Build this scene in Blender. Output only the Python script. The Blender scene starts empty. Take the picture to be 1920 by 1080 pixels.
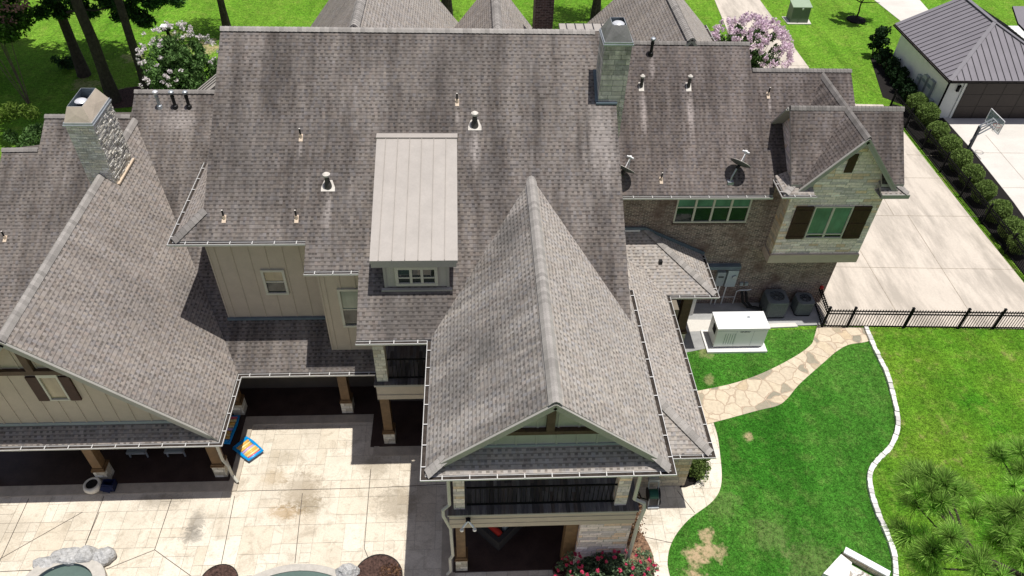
import bpy, math, random
import numpy as np
from mathutils import Vector, Matrix
random.seed(7)
SC = bpy.context.scene
COL = SC.collection

# ------------------------------------------------------------------ camera
PITCH, YAW, ROLL = math.radians(43.2594), math.radians(4.1512), math.radians(-2.2622)
FPX, CAMZ = 1400.0, 20.0
_cp, _sp, _cy, _sy = math.cos(PITCH), math.sin(PITCH), math.cos(YAW), math.sin(YAW)
_f = Vector((_sy*_cp, _cy*_cp, -_sp)); _r = Vector((_cy, -_sy, 0)); _d = _f.cross(_r)
_r2 = math.cos(ROLL)*_r + math.sin(ROLL)*_d
_d2 = -math.sin(ROLL)*_r + math.cos(ROLL)*_d
cam_data = bpy.data.cameras.new('camera'); cam = bpy.data.objects.new('camera', cam_data); COL.objects.link(cam)
cam_data.sensor_width = 36; cam_data.lens = FPX/1920*36; cam_data.clip_end = 2000; cam_data.clip_start = .1
mw = Matrix.Identity(4)
for i in range(3):
    mw[i][0] = _r2[i]; mw[i][1] = -_d2[i]; mw[i][2] = -_f[i]
mw[2][3] = CAMZ
cam.matrix_world = mw
SC.camera = cam
SC.render.resolution_x, SC.render.resolution_y = 1024, 576

# ------------------------------------------------------------------ light
SUN_DIR = Vector((.14, .005, 1)).normalized()          # towards the sun
elev = math.asin(SUN_DIR.z); azim = math.atan2(SUN_DIR.x, SUN_DIR.y)
W = bpy.data.worlds.new('World'); SC.world = W; W.use_nodes = True
wn = W.node_tree.nodes; bg = wn['Background']
sky = wn.new('ShaderNodeTexSky'); sky.sky_type = 'NISHITA'; sky.sun_disc = False
sky.sun_elevation = elev; sky.sun_rotation = azim
hs = wn.new('ShaderNodeHueSaturation'); hs.inputs['Saturation'].default_value = .6
W.node_tree.links.new(sky.outputs[0], hs.inputs['Color']); wm_ = wn.new('ShaderNodeMix'); wm_.data_type = 'RGBA'; wm_.blend_type = 'MULTIPLY'; wm_.inputs[0].default_value = 1; wm_.inputs[7].default_value = (1.03, .97, 1.03, 1)
W.node_tree.links.new(hs.outputs[0], wm_.inputs[6]); W.node_tree.links.new(wm_.outputs[2], bg.inputs[0]); bg.inputs[1].default_value = .08
sd = bpy.data.lights.new('sun', 'SUN'); sd.energy = 4.4; sd.angle = math.radians(.5); sd.color = (1, .965, .91)
sun = bpy.data.objects.new('sun', sd); COL.objects.link(sun); sun.location = (10, 10, 60)
sun.rotation_euler = SUN_DIR.to_track_quat('Z', 'Y').to_euler()
SC.view_settings.view_transform = 'Standard'; SC.view_settings.look = 'None'
SC.view_settings.exposure = 0; SC.view_settings.gamma = 1
try:
    SC.cycles.max_bounces = 6; SC.cycles.diffuse_bounces = 3; SC.cycles.transparent_max_bounces = 8
except Exception: pass

# ------------------------------------------------------------------ pixel helpers (layout only: a point of the photo on a real plane)
def ray(x, y): return _r2*((x-960)/FPX) + _d2*((y-540)/FPX) + _f
CAM = Vector((0, 0, CAMZ))
def at_z(x, y, z=0.0):
    d = ray(x, y); return CAM + d*((z-CAMZ)/d.z)
def at_y(x, y, Y):
    d = ray(x, y); return CAM + d*(Y/d.y)
def at_x(x, y, X):
    d = ray(x, y); return CAM + d*(X/d.x)
def xy(p): return (p[0], p[1])
def gp(pts, z=0.0): return [xy(at_z(x, y, z)) for x, y in pts]

# ------------------------------------------------------------------ materials
class T:
    def __init__(s, name, rough=.85, spec=.25):
        s.m = bpy.data.materials.new(name); s.m.use_nodes = True
        s.t = s.m.node_tree; s.b = s.t.nodes['Principled BSDF']
        s.b.inputs['Roughness'].default_value = rough
        s.b.inputs['Specular IOR Level'].default_value = spec
    def n(s, ty, **k):
        x = s.t.nodes.new('ShaderNode'+ty)
        for a, v in k.items(): setattr(x, a, v)
        return x
    def set(s, sock, v):
        if v is None: return
        if hasattr(v, 'is_output') or hasattr(v, 'links'): s.t.links.new(v, sock)
        elif isinstance(v, (tuple, list)):
            sock.default_value = tuple(v)+(1,) if (len(v) == 3 and len(sock.default_value) == 4) else v
        else: sock.default_value = v
    def uv(s): return s.n('TexCoord').outputs['UV']
    def pos(s): return s.n('NewGeometry').outputs['Position']
    def attr(s, a='tone'): return s.n('Attribute', attribute_name=a).outputs['Fac']
    def noise(s, vec, scale, det=3, rough=.6, dist=0, dim='3D'):
        x = s.n('TexNoise', noise_dimensions=dim)
        s.set(x.inputs['Vector'], vec); x.inputs['Scale'].default_value = scale; x.inputs['Detail'].default_value = det
        x.inputs['Roughness'].default_value = rough; x.inputs['Distortion'].default_value = dist
        return x.outputs['Fac']
    def math(s, op, a, b=0.0, c=None, clamp=False):
        x = s.n('Math', operation=op, use_clamp=clamp); s.set(x.inputs[0], a); s.set(x.inputs[1], b)
        if c is not None: s.set(x.inputs[2], c)
        return x.outputs[0]
    def ramp(s, fac, stops, interp='LINEAR'):
        x = s.n('ValToRGB'); e = x.color_ramp.elements; x.color_ramp.interpolation = interp
        while len(e) < len(stops): e.new(.5)
        for i, (p, c) in enumerate(stops):
            e[i].position = p; e[i].color = tuple(c)+(1,) if len(c) == 3 else c
        s.set(x.inputs[0], fac); return x.outputs[0]
    def g(s, fac, a, b, va=0.0, vb=1.0):
        x = s.n('MapRange'); s.set(x.inputs[0], fac); x.inputs[1].default_value = a; x.inputs[2].default_value = b
        x.inputs[3].default_value = va; x.inputs[4].default_value = vb; return x.outputs[0]
    def mix(s, fac, a, b, mode='MIX'):
        x = s.n('Mix', data_type='RGBA', blend_type=mode); s.set(x.inputs[0], fac); s.set(x.inputs[6], a); s.set(x.inputs[7], b)
        return x.outputs[2]
    def mul(s, col, fac):                       # colour times scalar
        x = s.n('VectorMath', operation='SCALE'); s.set(x.inputs[0], col); s.set(x.inputs['Scale'], fac); return x.outputs[0]
    def mapv(s, vec, sc=(1, 1, 1), loc=(0, 0, 0), rot=(0, 0, 0)):
        x = s.n('Mapping'); s.set(x.inputs[0], vec); x.inputs['Location'].default_value = loc
        x.inputs['Rotation'].default_value = rot; x.inputs['Scale'].default_value = sc; return x.outputs[0]
    def sep(s, vec):
        x = s.n('SeparateXYZ'); s.set(x.inputs[0], vec); return x.outputs
    def comb(s, a, b, c=0.0):
        x = s.n('CombineXYZ'); s.set(x.inputs[0], a); s.set(x.inputs[1], b); s.set(x.inputs[2], c); return x.outputs[0]
    def white(s, vec):
        x = s.n('TexWhiteNoise', noise_dimensions='2D'); s.set(x.inputs['Vector'], vec); return x.outputs['Value']
    def col(s, c): s.set(s.b.inputs['Base Color'], c)
    def bump(s, h, st=.3, dist=.02):
        x = s.n('Bump'); x.inputs['Strength'].default_value = st; x.inputs['Distance'].default_value = dist
        s.set(x.inputs['Height'], h); s.t.links.new(x.outputs[0], s.b.inputs['Normal'])

def plain(name, c, rough=.7, var=.12, scale=3.0, spec=.3, metal=0.0):
    t = T(name, rough, spec); t.b.inputs['Metallic'].default_value = metal
    n1 = t.noise(t.pos(), scale, 4); n2 = t.noise(t.pos(), scale*9, 3)
    f = t.math('ADD', t.g(n1, .3, .7, 1-var, 1+var), t.g(n2, .3, .7, -var*.5, var*.5))
    t.col(t.mul(c, f)); return t.m

def shingle(name, light, stain=.4, warm=0.0, course=.118, scol=.5, spots=()):
    """laminated shingles: courses with dark cut-outs of uneven width, tabs of uneven tone, algae streaks"""
    t = T(name, .95, .1); uv = t.uv(); u, v, _ = t.sep(uv)
    vv = t.math('DIVIDE', v, course); row = t.math('FLOOR', vv); fv = t.math('FRACT', vv)
    rr = t.white(t.comb(row, 3.7)); 
    uu = t.math('ADD', t.math('DIVIDE', u, .082), t.math('MULTIPLY', rr, 17.3))
    wob = t.noise(t.comb(t.math('MULTIPLY', uu, .55), t.math('MULTIPLY', row, 5.1)), 1.0, 1, dim='2D')
    uu = t.math('ADD', uu, t.math('MULTIPLY', wob, .7))
    cell = t.math('FLOOR', uu); rc = t.white(t.comb(cell, row)); rc2 = t.white(t.comb(cell, t.math('ADD', row, 51.3)))
    par = t.math('MULTIPLY', t.math('FRACT', t.math('MULTIPLY', cell, .5)), 2.0)
    recess = t.math('GREATER_THAN', t.math('ADD', par, t.math('MULTIPLY', t.math('SUBTRACT', rc, .5), 1.25)), .52)
    fu = t.math('FRACT', uu); edge = t.math('MULTIPLY', t.g(fu, .0, .10), t.g(fu, 1.0, .90)); recess = t.math('MULTIPLY', recess, t.math('MULTIPLY', edge, t.g(t.noise(t.mapv(uv, (1.3, 1.3, 1), loc=(3, 7, 0)), 1, 3), .36, .58, .55, 1.0)))
    up = t.g(fv, .50, .66); slot = t.math('MULTIPLY', recess, up)
    line = t.g(fv, .06, .22, 1, 0)  # thin shadow under each course edge, painted into the tone
    tone = t.g(rc2, 0, 1, .87, 1.14)
    tone = t.math('MULTIPLY', tone, t.math('SUBTRACT', 1, t.math('MULTIPLY', slot, .52)))
    tone = t.math('MULTIPLY', tone, t.math('SUBTRACT', 1, t.math('MULTIPLY', line, .46)))
    grain = t.noise(t.mapv(uv, (55, 55, 1)), 1, 2); tone = t.math('MULTIPLY', tone, t.g(grain, .25, .75, .86, 1.14))
    big = t.noise(t.mapv(uv, (.55, .33, 1)), 1, 4, .6)
    streak = t.noise(t.mapv(uv, (1.9, .16, 1)), 1, 4, .65); streak2 = t.noise(t.mapv(uv, (7.0, .5, 1)), 1, 3, .6)
    st = t.math('ADD', t.math('MULTIPLY', big, .36), t.math('ADD', t.math('MULTIPLY', streak, .46), t.math('MULTIPLY', streak2, .18)))
    sf = t.g(st, .42, .58, 0, 1)
    hue = t.ramp(t.white(t.comb(t.math('ADD', cell, 9), row)), [(0, (.98, .92, .88)), (.35, (1, 1, 1)), (.7, (1.03, .99, .93)), (1, (.93, .95, 1))])
    base = t.mix(1.0, light, hue, 'MULTIPLY')
    dark = t.mix(1.0, base, (scol, scol*.985, scol*.99), 'MULTIPLY')
    c = t.mix(t.math('MULTIPLY', sf, stain), base, dark)
    for (bx, by, rx, ry, st_, k) in spots:          # washed streaks below vents, algae blotches
        q = t.mapv(t.pos(), (1/rx, 1/ry, 0), loc=(-bx/rx, -by/ry, 0)); d = t.n('VectorMath', operation='LENGTH'); t.set(d.inputs[0], q)
        dd = t.math('ADD', d.outputs['Value'], t.math('MULTIPLY', t.math('SUBTRACT', streak2, .5), 1.6)); c = t.mix(t.g(dd, 1.15, .3, 0, st_), c, tuple(k*x for x in light))
    t.col(t.mul(c, tone))
    t.bump(t.math('SUBTRACT', t.math('MULTIPLY', t.math('SUBTRACT', 1, fv), .6), t.math('MULTIPLY', slot, .5)), .5, .012)
    return t.m

def bricks(name, c1, c2, mortar, bw, bh, ms=.012, off=.5, var=.35, bmp=.35, sq=1.0, noise_c=None, stain=0.0):
    t = T(name, .9, .15); uv = t.uv()
    x = t.n('TexBrick', offset=off, squash=sq, squash_frequency=3); t.set(x.inputs['Vector'], uv)
    x.inputs['Color1'].default_value = tuple(c1)+(1,); x.inputs['Color2'].default_value = tuple(c2)+(1,)
    x.inputs['Mortar'].default_value = tuple(mortar)+(1,); x.inputs['Scale'].default_value = 1
    x.inputs['Brick Width'].default_value = bw; x.inputs['Row Height'].default_value = bh
    x.inputs['Mortar Size'].default_value = ms; x.inputs['Mortar Smooth'].default_value = .2
    c = x.outputs['Color']; n = t.noise(uv, 9, 4); n2 = t.noise(uv, 1.3, 3)
    if noise_c: c = t.mix(t.g(n2, .45, .68), c, noise_c)
    c = t.mul(c, t.math('MULTIPLY', t.g(n, .3, .7, 1-var, 1+var), t.g(n2, .3, .7, .88, 1.1)))
    if stain:
        s2 = t.noise(t.mapv(uv, (1.5, .6, 1)), 1.2, 5, .65); c = t.mix(t.g(s2, .46, .66, 0, stain), c, (.03, .03, .028))
    t.col(c); t.bump(x.outputs['Fac'], -bmp, .015); return t.m

def ledge(name, cols, mortar, rh=.1, bw=.42, stain=0.0, scol=(.03, .03, .028)):
    """ledgestone: rows of uneven height, long uneven blocks, each block its own tone"""
    t = T(name, .9, .15); uv = t.uv(); u, v, _ = t.sep(uv)
    wv = t.math('ADD', t.math('DIVIDE', v, rh), t.math('MULTIPLY', t.noise(t.comb(t.math('FLOOR', t.math('MULTIPLY', u, .9)), v), 1.3, 1, dim='2D'), 1.5))
    row = t.math('FLOOR', wv); fv = t.math('FRACT', wv)
    rr = t.white(t.comb(row, 1.7)); uu = t.math('ADD', t.math('DIVIDE', u, t.math('MULTIPLY', t.g(rr, 0, 1, .6, 1.3), bw)), t.math('MULTIPLY', rr, 11))
    cell = t.math('FLOOR', uu); fu = t.math('FRACT', uu)
    rc = t.white(t.comb(cell, row)); rc2 = t.white(t.comb(cell, t.math('ADD', row, 33)))
    c = t.ramp(rc, [(i/(len(cols)), k) for i, k in enumerate(cols)], 'CONSTANT')
    n = t.noise(uv, 11, 5, .65); n2 = t.noise(uv, 45, 3)
    e = t.math('MULTIPLY', t.math('MULTIPLY', t.g(fv, 0, .1), t.g(fv, 1, .92)), t.math('MULTIPLY', t.g(fu, 0, .035), t.g(fu, 1, .965)))
    tone = t.math('MULTIPLY', t.g(rc2, 0, 1, .8, 1.15), t.math('MULTIPLY', t.g(n, .3, .7, .78, 1.2), t.g(n2, .3, .7, .9, 1.1)))
    c = t.mul(c, tone); c = t.mix(t.g(e, .1, .7), mortar, c)
    if stain:
        s2 = t.noise(t.mapv(uv, (1.3, .7, 1)), 1.3, 5, .7); c = t.mix(t.g(s2, .5, .66, 0, stain), c, scol)
    t.col(c); t.bump(t.math('ADD', t.math('MULTIPLY', e, .7), t.math('MULTIPLY', n, .9)), .6, .03); return t.m

def rubble(name, cols, mortar, sc=5.0, sy=1.9, stain=0.0):
    t = T(name, .95, .1); uv = t.uv()
    w = t.n('VectorMath', operation='ADD'); t.set(w.inputs[0], t.mapv(uv, (sc, sc*sy, 1)))
    nz = t.n('TexNoise'); t.set(nz.inputs['Vector'], uv); nz.inputs['Scale'].default_value = 5
    t.set(w.inputs[1], t.mul(nz.outputs['Color'], .7))
    vo = t.n('TexVoronoi', feature='F1'); t.set(vo.inputs['Vector'], w.outputs[0]); vo.inputs['Scale'].default_value = 1
    ed = t.n('TexVoronoi', feature='DISTANCE_TO_EDGE'); t.set(ed.inputs['Vector'], w.outputs[0]); ed.inputs['Scale'].default_value = 1
    r = t.sep(vo.outputs['Color'])[0]
    c = t.ramp(r, [(i/max(1, len(cols)-1), k) for i, k in enumerate(cols)])
    n = t.noise(uv, 16, 5, .7); c = t.mul(c, t.g(n, .3, .7, .7, 1.25))
    e = t.g(ed.outputs['Distance'], .02, .1); c = t.mix(e, mortar, c)
    if stain:
        s2 = t.noise(t.mapv(uv, (1.1, .6, 1)), 1.2, 5, .7); c = t.mix(t.g(s2, .44, .62, 0, stain), c, (.025, .025, .024))
    t.col(c); t.bump(t.math('ADD', e, n), .9, .05); return t.m

M = {}
M['shingle_main'] = shingle('weathered_shingles', (.216, .195, .182), .9, scol=.42, spots=((.11, 18.1, .14, .6, .75, 1.7), (-3.96, 16.5, .13, .5, .6, 1.6), (-4.78, 18.1, .06, .3, .6, 1.6), (-.39, 19.0, .06, .3, .6, 1.6), (3.75, 18.3, .5, 1.3, .6, 1.65), (-9.7, 22.35, .55, .45, .55, 1.8), (-1.5, 13.95, .95, .55, .7, .5), (-2.2, 14.0, .3, .8, .6, .55), (-.9, 14.0, .25, .9, .6, .5), (-6.3, 17.8, .7, 1.5, .45, .6), (.6, 17.2, .4, .9, .55, .55), (-.6, 20.6, 1.8, .6, .3, .7)))
M['shingle_left'] = shingle('grey_shingles', (.322, .292, .27), .5, scol=.62, spots=((-8.6, 16.9, .6, .9, .55, .55), (-9.4, 15.2, .7, .8, .3, .7)))
M['shingle_light'] = shingle('pale_shingles', (.41, .38, .352), .35, scol=.68)
M['shingle_mid'] = shingle('streaked_shingles', (.35, .329, .31), .85, scol=.45, spots=((.25, 12.0, .5, .55, .75, .38), (.95, 15.6, .4, .8, .75, .4), (-.35, 11.3, .5, .7, .6, .45), (-.3, 13.2, .4, .6, .4, .6)))
M['shingle_dark'] = shingle('stained_shingles', (.208, .182, .172), .9, scol=.42, spots=((5.82, 22.2, .13, .75, .8, 1.9), (7.45, 22.2, .13, .75, .8, 1.9), (6.22, 23.5, .1, .4, .7, 1.7), (10.2, 22.4, .06, .35, .7, 1.7), (4.7, 21.8, .35, 1.2, .4, 1.5)))
def capmat(name, c):
    t = T(name, .95, .1); tone = t.attr(); n = t.noise(t.pos(), 40, 2)
    t.col(t.mul(c, t.math('MULTIPLY', tone, t.g(n, .3, .7, .88, 1.12)))); return t.m
M['cap_light'] = capmat('ridge_shingles_pale', (.345, .322, .30)); M['cap_dark'] = capmat('ridge_shingles_grey', (.235, .218, .204))
M['trim'] = plain('sage_trim_paint', (.37, .355, .325), .6, .06)
M['trim_light'] = plain('pale_trim_paint', (.56, .54, .46), .6, .05)
M['siding'] = plain('cream_siding', (.49, .415, .34), .7, .06)
M['siding_pale'] = plain('pale_grey_siding', (.44, .42, .38), .7, .06)
M['beam'] = plain('brown_timber', (.085, .052, .032), .6, .25, 6)
M['post'] = plain('stained_post', (.16, .095, .045), .55, .25, 5)
M['gutter'] = plain('white_gutter_metal', (.64, .63, .61), .45, .05)
M['debris'] = plain('gutter_debris', (.045, .036, .03), .95, .5, 8)
M['white'] = plain('white_painted_metal', (.86, .86, .86), .35, .03)
M['white_side'] = M['white']
M['steel'] = plain('galvanised_steel', (.42, .45, .48), .4, .15, 6, .5, .4)
M['steel_bright'] = plain('bright_steel', (.75, .76, .78), .3, .08, 6, .5, .3)
M['blackpipe'] = plain('black_pipe', (.015, .015, .016), .5, .3)
M['black'] = plain('black_iron', (.011, .011, .012), .7, .3, 3, .06)
M['pipe_grey'] = plain('shade_darkened_pipe', (.07, .065, .06), .5, .4, 9)  # pipe sides coloured dark for their shade under the overhead sun
M['boot'] = plain('vent_flashing', (.62, .58, .52), .6, .2, 9)
M['boot_tan'] = plain('tan_flashing', (.62, .5, .38), .6, .1, 9)
M['tanmetal'] = plain('tan_standing_seam', (.41, .375, .34), .45, .07, 2)
M['hood_tan'] = plain('tan_chimney_hood', (.55, .47, .38), .55, .1, 3)
M['hood_dark'] = plain('grey_chimney_hood', (.2, .195, .19), .5, .2, 3)
M['darkmetal'] = plain('dark_standing_seam', (.225, .21, .23), .4, .06, 1.5)
M['seam'] = plain('dark_seam', (.045, .043, .05), .5, .1)
M['garagewall'] = plain('white_stucco', (.74, .76, .72), .8, .04)
M['garagedoor'] = plain('brown_garage_door', (.035, .027, .024), .5, .1)
M['acgrey'] = plain('grey_condenser', (.12, .135, .145), .5, .12, 8)
M['elec'] = plain('grey_enamel', (.33, .37, .38), .45, .06)
M['dish'] = plain('dark_dish_back', (.10, .105, .11), .5, .1); M['bluegrey'] = plain('blue_grey_flashing', (.13, .17, .20), .5, .15)
M['greenbox'] = plain('green_enamel', (.13, .165, .115), .5, .08); M['greenlid'] = plain('green_lid', (.33, .42, .30), .5, .05)
M['cushion'] = plain('grey_wicker', (.05, .045, .042), .9, .2, 30)
M['redcloth'] = plain('red_cloth', (.7, .05, .03), .9, .08); M['slate'] = plain('grey_blue_cloth', (.2, .24, .25), .9, .35, 40)
M['greycloth'] = plain('grey_sling', (.3, .34, .34), .8, .1)
M['shutter'] = plain('dark_shutter', (.05, .022, .016), .6, .2, 8)
M['navy'] = plain('navy_plastic', (.012, .018, .06), .4, .3); M['cream'] = plain('cream_pot', (.72, .68, .58), .5, .05)
M['soil'] = plain('dark_soil', (.012, .01, .009), .95, .4, 20)
M['mulch'] = plain('brown_mulch', (.07, .04, .032), .95, .8, 14)
M['redmulch'] = plain('leaf_litter', (.2, .12, .075), .95, .7, 16)
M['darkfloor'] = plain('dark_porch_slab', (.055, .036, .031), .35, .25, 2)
M['band'] = plain('tan_step_band', (.45, .39, .31), .85, .14, 4)
M['red'] = plain('red_enamel', (.4, .02, .02), .5, .1); M['hosegreen'] = plain('green_hose', (.01, .085, .06), .5, .2)
M['white_stone'] = plain('white_limestone', (.80, .785, .75), .8, .10, 5)
M['boulder'] = None
M['coping'] = plain('grey_coping', (.5, .47, .42), .8, .12, 8)
M['water'] = plain('still_pool_water', (.115, .165, .145), .12, .1, 1.2, .5)
M['bark'] = plain('pine_bark', (.055, .043, .036), .95, .45, 7); M['twig'] = plain('grey_twig', (.17, .13, .1), .95, .3, 9)
M['brick'] = bricks('brown_brick', (.27, .19, .16), (.075, .055, .05), (.5, .44, .39), .19, .058, .0085, noise_c=(.15, .105, .09))
M['brick_dark'] = bricks('dark_brick', (.12, .075, .062), (.055, .036, .03), (.2, .165, .145), .2, .062, .009)
M['stone'] = ledge('pale_ledgestone', [(.88, .75, .70), (.94, .80, .73), (.80, .69, .68), (.90, .77, .72), (.86, .64, .49), (.70, .61, .62), (.95, .84, .80)], (.42, .37, .32), .115, .5)
M['stone_tan'] = ledge('tan_limestone', [(.62, .53, .39), (.68, .6, .45), (.56, .5, .4), (.64, .56, .43), (.6, .47, .3)], (.34, .3, .25), .16, .42)
M['stone_green'] = ledge('green_grey_ledgestone', [(.60, .56, .50), (.68, .63, .56), (.50, .48, .45), (.72, .67, .61), (.62, .57, .52)], (.24, .24, .21), .15, .34, .5, (.08, .085, .06))
M['stone_base'] = ledge('white_post_stone', [(.68, .64, .54), (.6, .56, .47), (.72, .69, .6), (.55, .5, .4)], (.3, .27, .22), .13, .3)
M['rubble'] = ledge('chimney_rubble', [(.72, .69, .62), (.85, .82, .76), (.78, .72, .62), (.88, .86, .82), (.66, .64, .6), (.82, .77, .68)], (.34, .32, .29), .085, .22, .45, (.07, .068, .062))
def rockmat():
    t = T('pale_boulder', .95, .1); p = t.pos(); n = t.noise(p, 9, 6, .75, .6); n2 = t.noise(p, 2.5, 4)
    c = t.ramp(n, [(.3, (.30, .30, .29)), (.45, (.55, .545, .53)), (.62, (.74, .735, .72))]); t.col(t.mul(c, t.g(n2, .3, .7, .8, 1.1))); t.bump(n, 1.0, .08); return t.m
M['boulder'] = rockmat()
def glassmat(name, c, rough=.06):
    t = T(name, rough, .6); n = t.noise(t.pos(), 1.6, 2); n2 = t.noise(t.mapv(t.pos(), (5, 5, .8)), 1, 2)
    t.col(t.mul(c, t.math('MULTIPLY', t.g(n, .35, .65, .8, 1.15), t.g(n2, .35, .65, .88, 1.1)))); return t.m
M['blind'] = glassmat('green_tinted_pane', (.10, .22, .16)); M['blind_dark'] = glassmat('dark_pane', (.012, .022, .02), .04)
M['blind_pale'] = glassmat('pale_blind_pane', (.27, .30, .235), .15); M['curtain'] = glassmat('tan_blind_pane', (.36, .30, .19), .2)
def grass(name, c1, c2, c3, bare=.0, sc=1.0, blobs=()):
    t = T(name, .95, .08); p = t.pos()
    n0 = t.noise(p, .22*sc, 4, .6); n1 = t.noise(p, 1.6*sc, 4, .65); n2 = t.noise(p, 6*sc, 5, .75); n3 = t.noise(p, 24*sc, 3, .7)
    c = t.mix(t.g(n0, .35, .65), c1, c2); c = t.mix(t.math('MULTIPLY', t.g(n1, .5, .75), .7), c, c3)
    f = t.math('MULTIPLY', t.g(n2, .32, .68, .55, 1.42), t.g(n3, .30, .70, .38, 1.62)); c = t.mul(c, f)
    mow = t.noise(t.mapv(p, (.9, .10, 1), rot=(0, 0, .5)), 1.2, 3, .6); c = t.mul(c, t.g(mow, .35, .65, .84, 1.16))
    straw = (.40, .29, .15)
    if bare: c = t.mix(t.math('MULTIPLY', t.g(t.math('ADD', t.math('MULTIPLY', n0, .4), t.math('MULTIPLY', n1, .6)), .58, .72), bare), c, straw)
    for (bx, by, br, st) in blobs:
        d = t.n('VectorMath', operation='DISTANCE'); t.set(d.inputs[0], t.mapv(p, (1, 1, 0))); d.inputs[1].default_value = (bx, by, 0)
        dd = t.math('ADD', d.outputs['Value'], t.math('MULTIPLY', t.math('SUBTRACT', n1, .5), br*3.0))
        c = t.mix(t.math('MULTIPLY', t.math('MULTIPLY', t.g(dd, br, br*.55), t.g(n2, .3, .55)), st), c, (.55, .41, .25))
    t.col(c); t.bump(t.math('ADD', n2, n3), .8, .04); return t.m
M['grass_rear'] = grass('bright_lawn_grass', (.105, .255, .018), (.15, .29, .028), (.22, .32, .05), .10, 1.0, ((-15.5, 41.8, 1.1, .8), (-17.5, 43.2, .8, .7), (-19.0, 40.5, .7, .5), (-18.2, 36.2, .8, .6), (-20.5, 37.4, .8, .5)))
M['grass_side'] = grass('deep_green_lawn_grass', (.034, .15, .013), (.066, .19, .024), (.12, .21, .045), .0, 1.15,
                        ((6.35, 10.0, .42, 1), (6.05, 9.35, .40, 1), (6.75, 10.55, .3, .9), (6.9, 10.1, .3, .8), (8.9, 14.0, .22, .8), (8.35, 17.7, .35, .4), (8.2, 16.4, .25, .4), (8.6, 10.6, .7, .14), (9.6, 9.6, .9, .14), (7.4, 11.6, .6, .12)))
M['grass_edge'] = grass('yellow_green_lawn_grass', (.05, .18, .010), (.13, .25, .020), (.20, .265, .05), .6, 1.1)
def leafmat(name, c, var=.5, trans=.25):
    t = T(name, .7, .15); tone = t.attr(); t.col(t.mul(c, tone))
    tr = t.n('BsdfTranslucent'); t.set(tr.inputs['Color'], t.mul(c, t.math('MULTIPLY', tone, 1.25))); mx = t.n('MixShader'); mx.inputs[0].default_value = trans
    t.t.links.new(t.b.outputs[0], mx.inputs[1]); t.t.links.new(tr.outputs[0], mx.inputs[2]); t.t.links.new(mx.outputs[0], t.t.nodes['Material Output'].inputs['Surface'])
    return t.m
M['leaf'] = leafmat('shrub_leaves', (.085, .17, .03)); M['leaf_box'] = leafmat('boxwood_leaves', (.17, .25, .065))
M['leaf_dark'] = leafmat('dark_leaves', (.022, .05, .018)); M['leaf_myrtle'] = leafmat('myrtle_leaves', (.11, .20, .06))
M['leaf_yellow'] = leafmat('new_leaves', (.14, .22, .035)); M['needle'] = leafmat('pine_needles', (.38, .62, .13), .5, .5)
M['pine_far'] = leafmat('far_pine_needles', (.03, .075, .018)); M['leaf_rose'] = leafmat('rose_leaves', (.12, .175, .095))
M['bloom_pink'] = leafmat('lilac_blossom', (.78, .62, .72)); M['bloom_white'] = leafmat('pale_blossom', (.80, .73, .75))
M['bloom_red'] = leafmat('red_blossom', (.62, .07, .15)); M['dryleaf'] = leafmat('dry_leaves', (.16, .09, .05))
def concrete(name, c, stain=.25, stp=((.42), (.68)), sx=(.35, .9, 1)):
    t = T(name, .9, .15); p = t.pos(); n1 = t.noise(p, .5, 5, .65); n2 = t.noise(p, 12, 4, .7); n3 = t.noise(t.mapv(p, sx), .9, 5, .7)
    c2 = t.mul(c, t.math('MULTIPLY', t.g(n1, .3, .7, .93, 1.05), t.g(n2, .3, .7, .93, 1.06)))
    c2 = t.mix(t.g(n3, stp[0], stp[1], 0, stain), c2, tuple(k*.5 for k in c)); t.col(c2); t.bump(n2, .1, .01); return t.m
M['drive'] = concrete('driveway_concrete', (.62, .555, .475), .6, (.44, .62), (1.3, .25, 1)); M['drive2'] = concrete('pale_concrete', (.68, .645, .59), .25)
M['pad'] = concrete('blotchy_grey_concrete', (.42, .42, .41), .7); M['pad_white'] = concrete('equipment_pad_concrete', (.78, .77, .74), .1)  # first one is grey concrete with strong darker blotches
M['joint'] = plain('joint_filler', (.36, .31, .245), .95, .3, 8); M['joint_dark'] = plain('expansion_joint', (.10, .085, .07), .95, .3, 8)
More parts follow.
